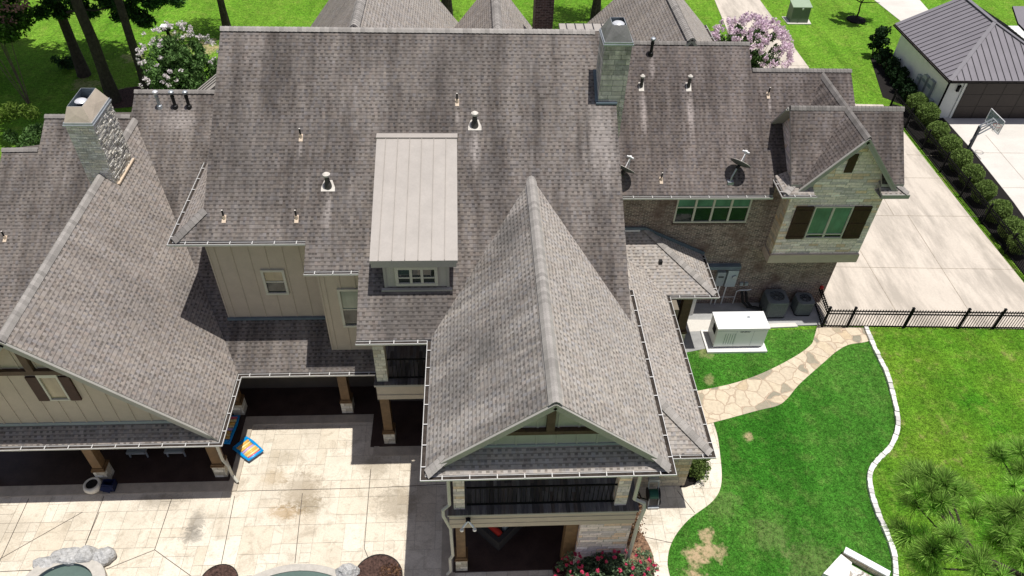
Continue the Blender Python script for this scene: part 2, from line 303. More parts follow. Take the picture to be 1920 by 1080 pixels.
def patiomat():
    t = T('stamped_patio', .8, .2); p = t.pos(); tone = t.attr()
    n1 = t.noise(p, .42, 5, .7); n2 = t.noise(t.mapv(p, (1, 1.6, 1), rot=(0, 0, .6)), 5.5, 5, .72, 1.2); n3 = t.noise(p, 26, 3)
    base = t.mix(tone, (.68, .60, .475), (.78, .715, .60))
    base = t.mix(t.g(n2, .54, .70, 0, .38), base, (.38, .31, .225))
    base = t.mix(t.g(n1, .45, .66, 0, .5), base, (.42, .365, .285)); n4 = t.noise(t.mapv(p, (1, 1, 1), rot=(0, 0, -.5)), 2.2, 6, .75, .8); base = t.mix(t.g(n4, .50, .66, 0, .55), base, (.38, .32, .235))
    for (bx, by, rx, ry, st, cc) in ((-8.05, 11.45, .30, .42, .6, (.2, .18, .15)), (-8.05, 11.05, .36, .30, .65, (.19, .175, .15)), (-5.2, 12.4, .75, .8, .55, (.24, .18, .11)),
                                     (-5.55, 11.7, .6, .25, .6, (.33, .2, .07)), (-4.9, 11.9, .5, .35, .5, (.22, .17, .1)), (-9.3, 12.2, .8, .3, .45, (.2, .17, .13)),
                                     (-6.0, 13.6, .5, .3, .35, (.3, .24, .15)), (-6.1, 12.9, .45, .3, .4, (.36, .25, .12)), (-13.2, 11.4, .9, .5, .3, (.3, .25, .18)),
                                     (-2.3, 11.9, .7, .7, .5, (.2, .16, .11)), (-3.1, 13.2, .5, .4, .45, (.22, .18, .12)), (-.75, 9.9, .2, .5, .6, (.12, .11, .1))):
        q = t.mapv(p, (1/rx, 1/ry, 0), loc=(-bx/rx, -by/ry, 0))
        d = t.n('VectorMath', operation='LENGTH'); t.set(d.inputs[0], q)
        dd = t.math('ADD', d.outputs['Value'], t.math('MULTIPLY', t.math('SUBTRACT', n2, .5), 2.6))
        base = t.mix(t.g(dd, 1.1, .45, 0, st), base, cc)
    t.col(t.mul(base, t.g(n3, .3, .7, .9, 1.1))); t.bump(n2, .3, .01); return t.m
M['patio'] = patiomat()
def flagmat():
    t = T('flagstone', .9, .15); p = t.mapv(t.pos(), (1, 1, 0)); nz = t.n('TexNoise'); t.set(nz.inputs['Vector'], p); nz.inputs['Scale'].default_value = 2.2
    w = t.n('VectorMath', operation='ADD'); t.set(w.inputs[0], p); t.set(w.inputs[1], t.mul(nz.outputs['Color'], .28))
    vo = t.n('TexVoronoi', feature='F1'); t.set(vo.inputs['Vector'], w.outputs[0]); vo.inputs['Scale'].default_value = 2.0; vo.inputs['Randomness'].default_value = 1
    ed = t.n('TexVoronoi', feature='DISTANCE_TO_EDGE'); t.set(ed.inputs['Vector'], w.outputs[0]); ed.inputs['Scale'].default_value = 2.0; ed.inputs['Randomness'].default_value = 1
    r = t.sep(vo.outputs['Color'])
    c = t.ramp(r[0], [(0, (.60, .50, .36)), (.3, (.66, .57, .43)), (.5, (.58, .49, .37)), (.70, (.64, .55, .41)), (.76, (.30, .275, .21)), (.9, (.36, .32, .24)), (1, (.62, .49, .33))])
    n = t.noise(p, 7, 5, .7); c = t.mul(c, t.g(n, .3, .7, .82, 1.15))
    c = t.mix(t.g(ed.outputs['Distance'], .018, .035), (.56, .45, .34), c); c = t.mix(t.math('MULTIPLY', t.g(ed.outputs['Distance'], .034, .02), t.g(ed.outputs['Distance'], .008, .02)), c, (.30, .21, .14))
    t.col(c); t.bump(t.g(ed.outputs['Distance'], .01, .06), .4, .02); return t.m
M['flag'] = flagmat(); M['flag_white'] = rubble('pale_paving', [(.74, .72, .68), (.8, .78, .74), (.66, .63, .57)], (.45, .4, .33), 2.6, 1.2)
def deckmat():
    t = T('weathered_deck_boards', .8, .2); tone = t.attr(); n = t.noise(t.mapv(t.pos(), (26, 2.2, 2)), 1, 4, .7)
    c = t.ramp(tone, [(0, (.06, .055, .055)), (.35, (.11, .105, .11)), (.6, (.17, .165, .17)), (.85, (.10, .08, .07)), (1, (.22, .21, .21))])
    t.col(t.mul(c, t.g(n, .3, .7, .65, 1.3))); return t.m
M['deck'] = deckmat()
def floatmat():
    t = T('inflatable_float', .3, .5); a = t.attr()
    t.col(t.ramp(a, [(0, (.0, .16, .55)), (.2, (.0, .30, .72)), (.3, (.75, .12, .16)), (.42, (.85, .48, .10)), (.6, (.88, .70, .30)), (.75, (.55, .40, .72)), (.9, (.72, .18, .32))], 'CONSTANT')); return t.m
M['float'] = floatmat()

# ------------------------------------------------------------------ mesh builder
ORG = {}
class MB:
    def __init__(s): s.v = []; s.f = []; s.mi = []; s.t = []
    def add(s, vs, fs, mi=0, tone=1.0):
        o = len(s.v); s.v += [tuple(p) for p in vs]
        for f in fs: s.f.append([o+i for i in f]); s.mi.append(mi); s.t.append(tone)
        return s
    def face(s, vs, mi=0, tone=1.0): return s.add(vs, [list(range(len(vs)))], mi, tone)
    def box(s, a, b, mi=0, tone=1.0):
        (x0, y0, z0), (x1, y1, z1) = a, b
        return s.add([(x0, y0, z0), (x1, y0, z0), (x1, y1, z0), (x0, y1, z0), (x0, y0, z1), (x1, y0, z1), (x1, y1, z1), (x0, y1, z1)],
                     [[0, 3, 2, 1], [4, 5, 6, 7], [0, 1, 5, 4], [1, 2, 6, 5], [2, 3, 7, 6], [3, 0, 4, 7]], mi, tone)
    def bar(s, p, q, w, h, up=(0, 0, 1), mi=0, tone=1.0):
        """box from p to q, w wide, h high (centred)"""
        p, q = Vector(p), Vector(q); d = (q-p).normalized(); up = Vector(up)
        if abs(d.dot(up)) > .98: up = Vector((0, 1, 0))
        a = d.cross(up).normalized()*w/2; b = a.cross(d).normalized()*h/2
        vs = [p-a-b, p+a-b, p+a+b, p-a+b, q-a-b, q+a-b, q+a+b, q-a+b]
        return s.add(vs, [[0, 1, 2, 3], [7, 6, 5, 4], [0, 4, 5, 1], [1, 5, 6, 2], [2, 6, 7, 3], [3, 7, 4, 0]], mi, tone)
    def tube(s, pts, r, n=8, mi=0, tone=1.0, cap=True):
        pts = [Vector(p) for p in pts]; rs = r if isinstance(r, (list, tuple)) else [r]*len(pts)
        vs = []; prev = None
        for i, p in enumerate(pts):
            d = (pts[min(i+1, len(pts)-1)]-pts[max(i-1, 0)]).normalized()
            if prev is None:
                a = d.cross(Vector((0, 0, 1)));
                if a.length < .05: a = d.cross(Vector((0, 1, 0)))
                a.normalize()
            else: a = (prev-d*prev.dot(d)).normalized()
            prev = a; b = d.cross(a)
            for k in range(n):
                t = 2*math.pi*k/n; vs.append(p+(a*math.cos(t)+b*math.sin(t))*rs[i])
        fs = []
        for i in range(len(pts)-1):
            for k in range(n): fs.append([i*n+k, i*n+(k+1) % n, (i+1)*n+(k+1) % n, (i+1)*n+k])
        if cap: fs.append(list(range(n))[::-1]); fs.append([(len(pts)-1)*n+k for k in range(n)])
        return s.add(vs, fs, mi, tone)
    def lathe(s, prof, c, n=20, mi=0, tone=1.0):
        vs = []; fs = []
        for (r, z) in prof:
            for k in range(n):
                t = 2*math.pi*k/n; vs.append((c[0]+r*math.cos(t), c[1]+r*math.sin(t), c[2]+z))
        for i in range(len(prof)-1):
            for k in range(n): fs.append([i*n+k, i*n+(k+1) % n, (i+1)*n+(k+1) % n, (i+1)*n+k])
        fs.append(list(range(n))[::-1]); fs.append([(len(prof)-1)*n+k for k in range(n)])
        return s.add(vs, fs, mi, tone)
    def prism(s, poly, z0, z1, mi=0, tone=1.0, side=None):
        n = len(poly); 
        A = sum(poly[i][0]*poly[(i+1) % n][1]-poly[(i+1) % n][0]*poly[i][1] for i in range(n))
        if A < 0: poly = poly[::-1]
        s.add([(x, y, z1) for x, y in poly], [list(range(n))], mi, tone)
        s.add([(x, y, z0) for x, y in poly], [list(range(n))[::-1]], mi if side is None else side, tone)
        for i in range(n):
            a, b = poly[i], poly[(i+1) % n]
            s.add([(a[0], a[1], z0), (b[0], b[1], z0), (b[0], b[1], z1), (a[0], a[1], z1)], [[0, 1, 2, 3]], mi if side is None else side, tone)
        return s
    def slab(s, poly, fn, th, mi=0, side=1):
        """roof slope: plan polygon lifted on plane fn, th thick"""
        n = len(poly); A = sum(poly[i][0]*poly[(i+1) % n][1]-poly[(i+1) % n][0]*poly[i][1] for i in range(n))
        if A < 0: poly = poly[::-1]
        top = [(x, y, fn(x, y)) for x, y in poly]; bot = [(x, y, z-th) for x, y, z in top]
        s.add(top, [list(range(n))], mi); s.add(bot, [list(range(n))[::-1]], side)
        for i in range(n):
            j = (i+1) % n; s.add([bot[i], bot[j], top[j], top[i]], [[0, 1, 2, 3]], side)
        return s
    def extr(s, prof, axis, a, b, mi=0):
        """profile (h,z) extruded along x (axis 0: h=y) or y (axis 1: h=x) from a to b"""
        P = (lambda h, z, t: (t, h, z)) if axis == 0 else (lambda h, z, t: (h, t, z))
        n = len(prof); A = [P(h, z, a) for h, z in prof]; B = [P(h, z, b) for h, z in prof]
        s.add(A, [list(range(n))], mi); s.add(B, [list(range(n))[::-1]], mi)
        for i in range(n):
            j = (i+1) % n; s.add([A[i], A[j], B[j], B[i]], [[0, 3, 2, 1]], mi)
        return s
    def build(s, name, mats, parent=None, smooth=False, label=None, fixn=True):
        me = bpy.data.meshes.new(name)
        org = ORG.get(parent.name, Vector((0, 0, 0))) if parent else Vector((0, 0, 0))
        me.from_pydata([tuple(Vector(p)-org) for p in s.v], [], s.f)
        if not isinstance(mats, (list, tuple)): mats = [mats]
        for m in mats: me.materials.append(m)
        me.polygons.foreach_set('material_index', s.mi)
        if smooth: me.polygons.foreach_set('use_smooth', [True]*len(s.f))
        at = me.attributes.new('tone', 'FLOAT', 'FACE'); at.data.foreach_set('value', [float(x) for x in s.t])
        uvl = me.uv_layers.new(name='UVMap'); me.update(); buf = [0.0]*(2*len(me.loops))
        for p in me.polygons:
            nn = p.normal
            if abs(nn.z) > .995 or nn.length < .1: u, v = Vector((1, 0, 0)), Vector((0, 1, 0))
            else:
                u = Vector((0, 0, 1)).cross(nn).normalized(); v = nn.cross(u)
            for li in p.loop_indices:
                q = me.vertices[me.loops[li].vertex_index].co+org; buf[2*li] = q.dot(u); buf[2*li+1] = q.dot(v)
        uvl.data.foreach_set('uv', buf)
        o = bpy.data.objects.new(name, me); COL.objects.link(o)
        if parent: o.parent = parent; ORG[o.name] = org
        if label: o['label'] = label
        return o

def tag(o, label=None, cat=None, group=None, kind=None):
    if label: o['label'] = label
    if cat: o['category'] = cat
    if group: o['group'] = group
    if kind: o['kind'] = kind
    return o
def thing(name, label, cat, loc=(0, 0, 0), group=None):
    o = bpy.data.objects.new(name, None); COL.objects.link(o); o.empty_display_size = .3
    o.location = loc; ORG[o.name] = Vector(loc); return tag(o, label, cat, group)
def structure(name, mb, m): return tag(mb.build(name, m), kind='structure')
def dup(root, loc, label=None, rz=None, scale=None):
    r = root.copy(); COL.objects.link(r); r.location = loc
    if rz is not None: r.rotation_euler = (0, 0, rz)
    if scale is not None: r.scale = (scale,)*3 if not isinstance(scale, tuple) else scale
    if label: r['label'] = label
    for ch in [c for c in bpy.data.objects if c.parent == root]:
        c = ch.copy(); COL.objects.link(c); c.parent = r
        for g in [k for k in bpy.data.objects if k.parent == ch]:
            d = g.copy(); COL.objects.link(d); d.parent = c
    return r

import bmesh
def merge(dst, src):
    bm = bmesh.new(); bm.from_mesh(dst.data); bm.from_mesh(src.data); bm.to_mesh(dst.data); bm.free()
    me = src.data; bpy.data.objects.remove(src); bpy.data.meshes.remove(me); return dst
# fast leaf clouds -------------------------------------------------
rng = np.random.default_rng(11)
def quads(name, V, tone, mat, parent):
    """V: (N,4,3) world positions; one mesh of N quads"""
    N = len(V); me = bpy.data.meshes.new(name)
    org = np.array(ORG.get(parent.name, (0, 0, 0)) if parent else (0, 0, 0), float)
    me.vertices.add(4*N); me.vertices.foreach_set('co', (V-org).reshape(-1).astype(np.float32))
    me.loops.add(4*N); me.loops.foreach_set('vertex_index', np.arange(4*N, dtype=np.int32))
    me.polygons.add(N); me.polygons.foreach_set('loop_start', np.arange(0, 4*N, 4, dtype=np.int32))
    me.polygons.foreach_set('loop_total', np.full(N, 4, np.int32))
    me.materials.append(mat); me.update(calc_edges=True)
    at = me.attributes.new('tone', 'FLOAT', 'FACE'); at.data.foreach_set('value', tone.astype(np.float32))
    o = bpy.data.objects.new(name, me); COL.objects.link(o)
    if parent: o.parent = parent; ORG[o.name] = Vector(org)
    return o
def leaf_quads(C, L, Wd, upbias=.0):
    N = len(C); a = rng.normal(size=(N, 3)); a[:, 2] += upbias*rng.random(N)*2; a /= np.linalg.norm(a, axis=1)[:, None]
    b = np.cross(a, rng.normal(size=(N, 3))); b /= np.linalg.norm(b, axis=1)[:, None]+1e-9
    l = (L*(.6+.8*rng.random(N)))[:, None]; w = (Wd*(.6+.8*rng.random(N)))[:, None]
    return np.stack([C-a*l, C-a*l*.1+b*w, C+a*l, C-a*l*.1-b*w], axis=1)
def clump_points(n, centres, radii, shell=.35):
    """points in ellipsoid clumps, denser toward their outside"""
    k = rng.integers(0, len(centres), n); d = rng.normal(size=(n, 3)); d /= np.linalg.norm(d, axis=1)[:, None]
    r = (rng.random(n)**shell)[:, None]
    return np.asarray(centres)[k]+d*r*np.asarray(radii)[k], k
def tonev(n, lo=.6, hi=1.5): return lo+(hi-lo)*rng.random(n)**1.3
def blob_crown(n_cl, ctr, rad, cr):
    """centres of leaf clumps through an ellipsoid volume"""
    d = rng.normal(size=(n_cl, 3)); d /= np.linalg.norm(d, axis=1)[:, None]
    r = rng.random(n_cl)[:, None]**.45
    C = np.asarray(ctr)+d*r*np.asarray(rad); R = np.tile(cr, (n_cl, 1))*(.6+.8*rng.random((n_cl, 1)))
    return C, R

# ================================================================== GROUND
m = MB(); m.face([(-160, -60, -.03), (160, -60, -.03), (160, 240, -.03), (-160, 240, -.03)])
structure('ground', m, M['grass_rear'])
def smooth(pts, k=6):
    out = []; n = len(pts)
    for i in range(n-1):
        p0, p1, p2, p3 = [Vector(pts[max(0, min(n-1, j))]) for j in (i-1, i, i+1, i+2)]
        for s in range(k):
            t = s/k; out.append(tuple(.5*((2*p1)+(-p0+p2)*t+(2*p0-5*p1+4*p2-p3)*t*t+(-p0+3*p1-3*p2+p3)*t**3)))
    out.append(tuple(pts[-1])); return out
# patio: one sheet of stamped stones over a joint-coloured slab
WALK = smooth([(6.9, 16.6), (7.75, 15.6), (7.93, 14.4), (7.84, 13.4), (7.62, 12.34), (7.2, 11.72), (6.3, 11.1), (5.73, 10.5), (5.45, 9.9), (5.42, 9.3), (5.5, 7.0)])
m = MB(); m.prism([(-23.2, 2), (9, 2), (9, 17.0), (-15.6, 17.0), (-15.6, 13.0), (-23.2, 13.0)], -.2, -.012); structure('patio_slab', m, M['joint'])
m = MB(); U = .29; NX, NY = 108, 40; X0, Y0 = -22.9, 5.2
occ = np.zeros((NX, NY), bool); R_ = random.Random(5)
sizes = [(1, 1)]*2+[(2, 1)]*3+[(1, 2)]*2+[(2, 2)]*5+[(3, 2)]*4+[(2, 3)]*3+[(3, 3)]*2
for j in range(NY):
    for i in range(NX):
        if occ[i, j]: continue
        for _ in range(8):
            a, b = R_.choice(sizes)
            if i+a <= NX and j+b <= NY and not occ[i:i+a, j:j+b].any(): break
        else: a = b = 1
        if i+a > NX or j+b > NY or occ[i:i+a, j:j+b].any(): a = b = 1
        occ[i:i+a, j:j+b] = True
        if X0+i*U < -15.6 and Y0+(j+b)*U > 13.05: continue
        g = .0036; x0, y0 = X0+i*U+g, Y0+j*U+g; x1, y1 = X0+(i+a)*U-g, Y0+(j+b)*U-g
        m.face([(x0, y0, 0), (x1, y0, 0), (x1, y1, 0), (x0, y1, 0)], 0, min(1, max(0, R_.gauss(.5 if x0 < 4.2 else .95, .22))))
structure('patio', m, M['patio'])
m = MB()                                   # control joints cut across the patio
for a, b in (((155, 960), (0, 1048)), ((186, 960), (160, 1022)), ((322, 935), (290, 1031)), ((440, 930), (415, 1057)), ((567, 925), (553, 1056)), ((695, 880), (683, 1028)),
             ((290, 1031), (200, 1067)), ((290, 1031), (358, 1080)), ((0, 1072), (60, 1069)), ((683, 1028), (692, 1050)), ((445, 921), (695, 915)), ((695, 915), (836, 908)), ((195, 930), (160, 1022)), ((54, 935), (0, 1052))):
    p, q = at_z(*a), at_z(*b); p.z = q.z = .003; m.bar(p, q, .018, .004)
for a, b in (((1270, 920), (1303, 962)), ((1200, 1005), (1260, 1018))):
    p, q = at_z(*a), at_z(*b); p.z = q.z = .003; m.bar(p, q, .016, .004)
structure('patio_joints', m, M['joint_dark'])
# raised tan step bands and dark porch slabs
m = MB()
m.prism([(-15.5, 12.44), (-7.12, 12.44), (-7.12, 14.86), (-3.16, 14.86), (-3.16, 13.56), (-1.2, 13.56), (-.9, 13.9), (-3.0, 13.9), (-3.0, 15.3), (-7.4, 15.3), (-7.4, 12.8), (-15.5, 12.8)], -.01, .045)
m.prism([(-.95, 6.5), (-.57, 6.5), (-.57, 11.8), (-.95, 11.8)], -.01, .03)
structure('step_band', m, M['band'])
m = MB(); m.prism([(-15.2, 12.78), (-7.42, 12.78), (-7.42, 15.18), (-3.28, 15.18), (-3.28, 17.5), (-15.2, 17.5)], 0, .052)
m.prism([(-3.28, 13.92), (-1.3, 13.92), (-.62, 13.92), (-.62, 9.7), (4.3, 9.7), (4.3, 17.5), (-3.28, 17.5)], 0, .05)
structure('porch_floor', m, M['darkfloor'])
# lawns
EDGE = smooth([(14.75, 18.78), (14.65, 17.6), (14.61, 16.58), (14.36, 15.28), (14.02, 14.25), (13.44, 13.46), (12.85, 13.0), (12.40, 12.55), (12.16, 11.93), (12.06, 11.12), (12.06, 10.51), (12.0, 9.85), (11.78, 9.22), (11.3, 8.0), (10.4, 6.0)])
m = MB(); poly = [p for p in WALK if p[1] > 7]+[(6, 3), (10, 3)]+[p for p in EDGE[::-1]]+[(13.1, 18.9), (13.05, 18.75), (7.0, 18.75)]
m.prism(poly, -.05, .018); structure('lawn', m, M['grass_side'])
m = MB(); poly = EDGE+[(10.4, 3), (60, 3), (60, 18.2), (21, 18.6)]; m.prism(poly, -.05, .022); structure('lawn_beyond_edging', m, M['grass_edge'])
# flagstone path
UP = smooth([(12.95, 18.93), (12.6, 18.3), (12.35, 17.95), (11.6, 17.42), (10.42, 16.78), (9.33, 16.33), (8.3, 16.05), (6.5, 15.7)])
LO = smooth([(6.5, 14.3), (7.87, 14.58), (9.53, 15.04), (10.25, 15.22), (10.68, 15.5), (11.37, 16.17), (12.57, 17.13), (13.2, 17.62), (13.8, 17.95), (14.65, 18.15), (14.75, 18.80)])
m = MB(); m.prism(UP+LO, -.03, .034); structure('flagstone_path', m, M['flag'])
# driveways, walks, pads
m = MB(); m.prism([(13.3, 18.95), (22.35, 18.6), (22.3, 25.5), (22.33, 30), (22.4, 35.45), (20.92, 35.5), (19.74, 39.4), (19.66, 49.4), (19.6, 75), (16.5, 75), (16.52, 49.3), (15.5, 36), (13.3, 29)], -.1, -.004)
structure('driveway', m, M['drive'])
m = MB()
for a, b in (((1641, 404), (1880, 406)), ((1548, 500), (1905, 505)), ((1656, 370), (1676, 403)), ((1702, 403), (1850, 635)), ((1613, 470), (1690, 600)), ((1700, 290), (1760, 292)), ((1690, 333), (1771, 334)), ((1352, 30), (1440, 30)), ((1445, 75), (1480, 75)), ((1476, 123), (1518, 123))):
    p, q = at_z(*a), at_z(*b); p.z = q.z = 0; m.bar(p, q, .022, .004)
structure('driveway_joints', m, M['joint'])
m = MB(); m.prism([(25.05, 20), (45, 20), (45, 34.2), (25.15, 34.2), (25.15, 31.1), (24.9, 26.6), (24.5, 23)], -.1, -.004)
m.prism([(27.73, 49.6), (26.6, 75), (31, 75), (30.97, 49.68), (30.3, 42.0), (28.6, 42.0)], -.1, -.006)
structure('neighbour_driveway', m, M['drive2'])
m = MB()
for a, b in (((1848, 253), (1920, 337)), ((1816, 286), (1920, 287)), ((1880, 352), (1920, 352))):
    p, q = at_z(*a), at_z(*b); p.z = q.z = 0; m.bar(p, q, .022, .004)
structure('neighbour_driveway_joints', m, M['joint'])
m = MB(); m.prism([(6.4, 17.4), (8.6, 17.9), (8.6, 18.9), (13.25, 18.98), (13.25, 20.3), (6.4, 20.3)], -.05, .03); structure('utility_slab', m, M['pad'])
m = MB(); m.prism([(7.55, 18.68), (9.02, 18.76), (9.05, 19.3), (7.6, 19.35)], -.05, .036); m.prism([(9.3, 18.80), (12.2, 18.9), (12.15, 19.1), (9.3, 19.0)], -.05, .035); structure('utility_walk', m, M['drive2'])
# beds
m = MB(); m.prism(smooth([(4.2, 11.9), (4.62, 11.0), (4.9, 10.6), (5.05, 10.0), (4.95, 9.4), (4.5, 8.6), (3.0, 8.4), (2.3, 9.0), (2.3, 9.66), (4.25, 9.66), (4.2, 11.9)], 3), -.02, .03); structure('rose_bed', m, M['redmulch'])
m = MB(); m.prism([(6.45, 12.2), (6.75, 12.3), (7.2, 12.65), (7.4, 13.4), (7.4, 15.2), (6.3, 16), (6.3, 12.2)], -.02, .03); structure('hedge_bed', m, M['soil'])
m = MB(); m.prism(smooth([(-17.5, 35.0), (-18.6, 34.9), (-19.2, 35.8), (-18.6, 36.8), (-17.4, 37.2), (-16.4, 36.4), (-16.6, 35.4), (-17.5, 35.0)], 3), -.1, -.02); m.prism([(-13, 27.5), (-9, 27), (-9, 33), (-13.5, 34)], -.1, -.018); structure('tree_bed', m, M['mulch'])
m = MB(); m.prism([(22.75, 36.3), (24.65, 34.2), (24.65, 41), (23.95, 41)], -.1, -.016); m.prism([(22.56, 19.2), (25.4, 19.2), (25.6, 26.6), (25.6, 34), (22.9, 35.6), (22.56, 33)], -.1, -.02); structure('hedge_soil', m, M['soil'])
m = MB(); m.prism([(22.34, 18.6), (22.6, 18.6), (22.58, 29.0), (22.34, 29.0)], -.1, -.010); structure('grass_strip', m, M['grass_edge'])

# ================================================================== HOUSE
house = thing('house', 'large grey shingled house with stone chimneys, cream siding and brown brick wing', 'house', (0, 18, 0))
SG = lambda k: [M[k], M['trim']]
RIDGES = []
def ridge_cap(parent, p, q, w=.15, key='cap_light', drop=.55, seed=0, name='ridge_cap', exp=.13):
    """overlapping bent cap shingles along a ridge or hip"""
    p, q = Vector(p), Vector(q); L = (q-p).length; n = max(2, int(L/exp)); d = (q-p)/n; hz = Vector((d.x, d.y, 0)); a = hz.cross(Vector((0, 0, 1))).normalized()
    up = Vector((0, 0, 1)); m = MB(); rr = random.Random(seed)
    for i in range(n):
        s = p+d*i; e = p+d*(i+1.15); lo, hi = .028, .014
        tn = rr.choice((.82, .92, 1, 1, 1.08, 1.12))
        sec = lambda c, h: [c-a*w-up*(w*drop-h), c-a*w*.45-up*(w*drop*.28-h-.01), c+up*(h+.012), c+a*w*.45-up*(w*drop*.28-h-.01), c+a*w-up*(w*drop-h)]
        A, B = sec(s, lo), sec(e, hi)
        m.add(A+B, [[k, k+1, 6+k, 5+k] for k in range(4)]+[[4, 3, 2, 1, 0]], 0, tn)
    return m.build(name, M[key], parent)
def gutter(pts, z, hang=.55, w=.12, inner=True, parent=None, mat='gutter'):
    """open K-gutter along a polyline (house on the left of travel): outer lip, trough, dark debris, straps"""
    m = MB(); dm = MB(); P = [Vector((x, y, z)) for x, y in pts]; n = len(P)
    nor = []
    for i in range(n-1):
        d = (P[i+1]-P[i]).normalized(); nor.append(Vector((d.y, -d.x, 0)))
    def off(i, o):
        if i == 0: return P[0]+nor[0]*o
        if i == n-1: return P[-1]+nor[-1]*o
        a, b = nor[i-1], nor[i]; k = a+b; return P[i]+k*(o/(1+a.dot(b)))
    prof = [(0.0, -.01), (0.0, -.085), (w*.75, -.085), (w, -.035), (w, .006), (w-.014, .006), (w-.014, -.03), (w*.7, -.07), (.012, -.07), (.012, -.01)]
    for i in range(n-1):
        A = [off(i, o)+Vector((0, 0, h)) for o, h in prof]; B = [off(i+1, o)+Vector((0, 0, h)) for o, h in prof]; k = len(prof)
        m.add(A+B, [[j, (j+1) % k, k+(j+1) % k, k+j] for j in range(k)])
        q = [off(i, .012), off(i+1, .012), off(i+1, w-.015), off(i, w-.015)]
        dm.face([v+Vector((0, 0, -.03)) for v in q])
        L = (P[i+1]-P[i]).length; c = max(1, int(round(L/hang)))
        for s in range(c):
            t = (s+.6)/c; b = P[i]+(P[i+1]-P[i])*t
            m.bar(b+nor[i]*.0+Vector((0, 0, .012)), b+nor[i]*w+Vector((0, 0, .012)), 0.022, .012)
    for i, ii in ((0, 0), (n-1, n-2)):
        A = [off(i, o)+Vector((0, 0, h)) for o, h in ((0, -.01), (0, -.1), (w*.7, -.1), (w, -.035), (w, .008))]; m.face(A)
    o = m.build('gutter', M[mat], parent or house); dm.build('gutter_debris', M['debris'], o); return o
def roof(polys, fn, key, th=.13, parent=None):
    m = MB()
    for p in polys: m.slab(p, fn, th)
    return m.build('roof', SG(key), parent or house)

# --- main body ------------------------------------------------------
fM = lambda x, y: 5.46+.6*(y-13.35)
RM, ZM = 21.46, 10.326
main = roof([[(-7.28, RM), (-7.28, 16.56), (-8.03, 15.81), (-4.5, 15.81), (-4.5, 15.07), (-3.05, 15.07), (-3.05, 13.43), (4.24, 13.43), (4.24, RM)]], fM, 'shingle_main')
fMs = lambda x, y: 6.882+.6*(x+8.12)
roof([[(-8.03, 15.81), (-7.28, 16.56), (-7.28, 19.8), (-8.03, 19.8)]], fMs, 'shingle_left')
fMb = lambda x, y: ZM-.6*(y-RM)
roof([[(-7.28, RM), (4.24, RM), (4.24, 27.6), (-7.28, 27.6)]], fMb, 'shingle_main')
ridge_cap(main, (-7.28, RM, ZM+.02), (3.72, RM, ZM+.01), .13, 'cap_light', .58, 1)
ridge_cap(main, (-8.02, 15.82, 6.95), (-7.28, 16.56, 7.40), .15, 'cap_dark', .4, 2, 'hip_cap')
gutter([(-8.03, 19.6), (-8.03, 15.81), (-4.5, 15.81)], 6.90)
gutter([(-4.5, 15.07), (-3.05, 15.07)], 6.46); gutter([(-3.07, 13.43), (-1.2, 13.43)], 5.47)
wallm = MB()
def body(x0, x1, yf, mk, top=lambda y: min(fM(0, y), fMb(0, y))-.15, yb=26.9, z0=0.0):
    wallm_ = MB(); wallm_.extr([(yf, z0), (yb, z0), (yb, top(yb)), (RM, top(RM)), (yf, top(yf))], 0, x0, x1); return wallm_.build('wall', M[mk], house)
wa = body(-7.08, -4.29, 16.32, 'siding', z0=2.46); m = MB(); m.box((-7.44, 16.322, 2.46), (-7.079, 19.7, 6.86)); merge(wa, m.build('wall', M['siding'], house)); wb = body(-4.27, -2.98, 15.4, 'siding', z0=2.46); body(-2.96, 3.98, 15.6, 'siding', z0=2.57)
def battens(parent, xs, y, z0, ztop, mk='siding', w=.045):
    m = MB()
    for x in xs:
        zt = ztop(x)
        if zt-z0 > .05: m.box((x-w/2, y-.018, z0), (x+w/2, y+.01, zt))
    return merge(parent, m.build('battens', M[mk], parent))
battens(wa, [-7.42, -7.24, -6.78, -6.31, -5.84, -5.37, -4.9, -4.45], 16.32, 3.3, lambda x: 6.6)
battens(wb, [-4.25, -4.12, -3.7, -3.28], 15.4, 3.0, lambda x: 6.2)
m = MB(); m.box((-7.46, 16.24, 3.43), (-4.3, 16.31, 3.51)); m.build('wall_flashing', M['bluegrey'], wa)
def window(x0, x1, z0, z1, y, parent, pane, fr='trim_light', split=(), mull=(), fw=.07, lower=None, head=0.0, deep=.05):
    """framed window on a wall facing the camera at depth y"""
    f = MB(); f.box((x0-fw, y-.06, z1), (x1+fw, y+.01, z1+fw+head)); f.box((x0-fw, y-.07, z0-fw), (x1+fw, y+.01, z0))
    f.box((x0-fw, y-.06, z0), (x0, y+.01, z1)); f.box((x1, y-.06, z0), (x1+fw, y+.01, z1))
    for t in mull: f.box((t-.035, y-.055, z0), (t+.035, y+.01, z1))
    for t in split: f.box((x0, y-.045, t-.02), (x1, y+.01, t+.02))
    o = f.build('window', M[fr], parent)
    xs = [x0]+list(mull)+[x1]; zs = [z0]+list(split)+[z1]
    for i in range(len(xs)-1):
        for j in range(len(zs)-1):
            g = MB(); g.box((xs[i]+.005, y-.02, zs[j]+.005), (xs[i+1]-.005, y-.004, zs[j+1]-.005))
            g.build('pane', M[lower if (lower and j == 0 and len(zs) > 2) else pane], o)
    return o
window(-6.03, -5.5, 4.55, 5.38, 16.32, house, 'curtain', split=(4.98,), lower='blind_dark')
window(-3.72, -3.22, 4.08, 5.46, 15.4, house, 'blind_pale', split=(4.72,), lower='blind_dark')
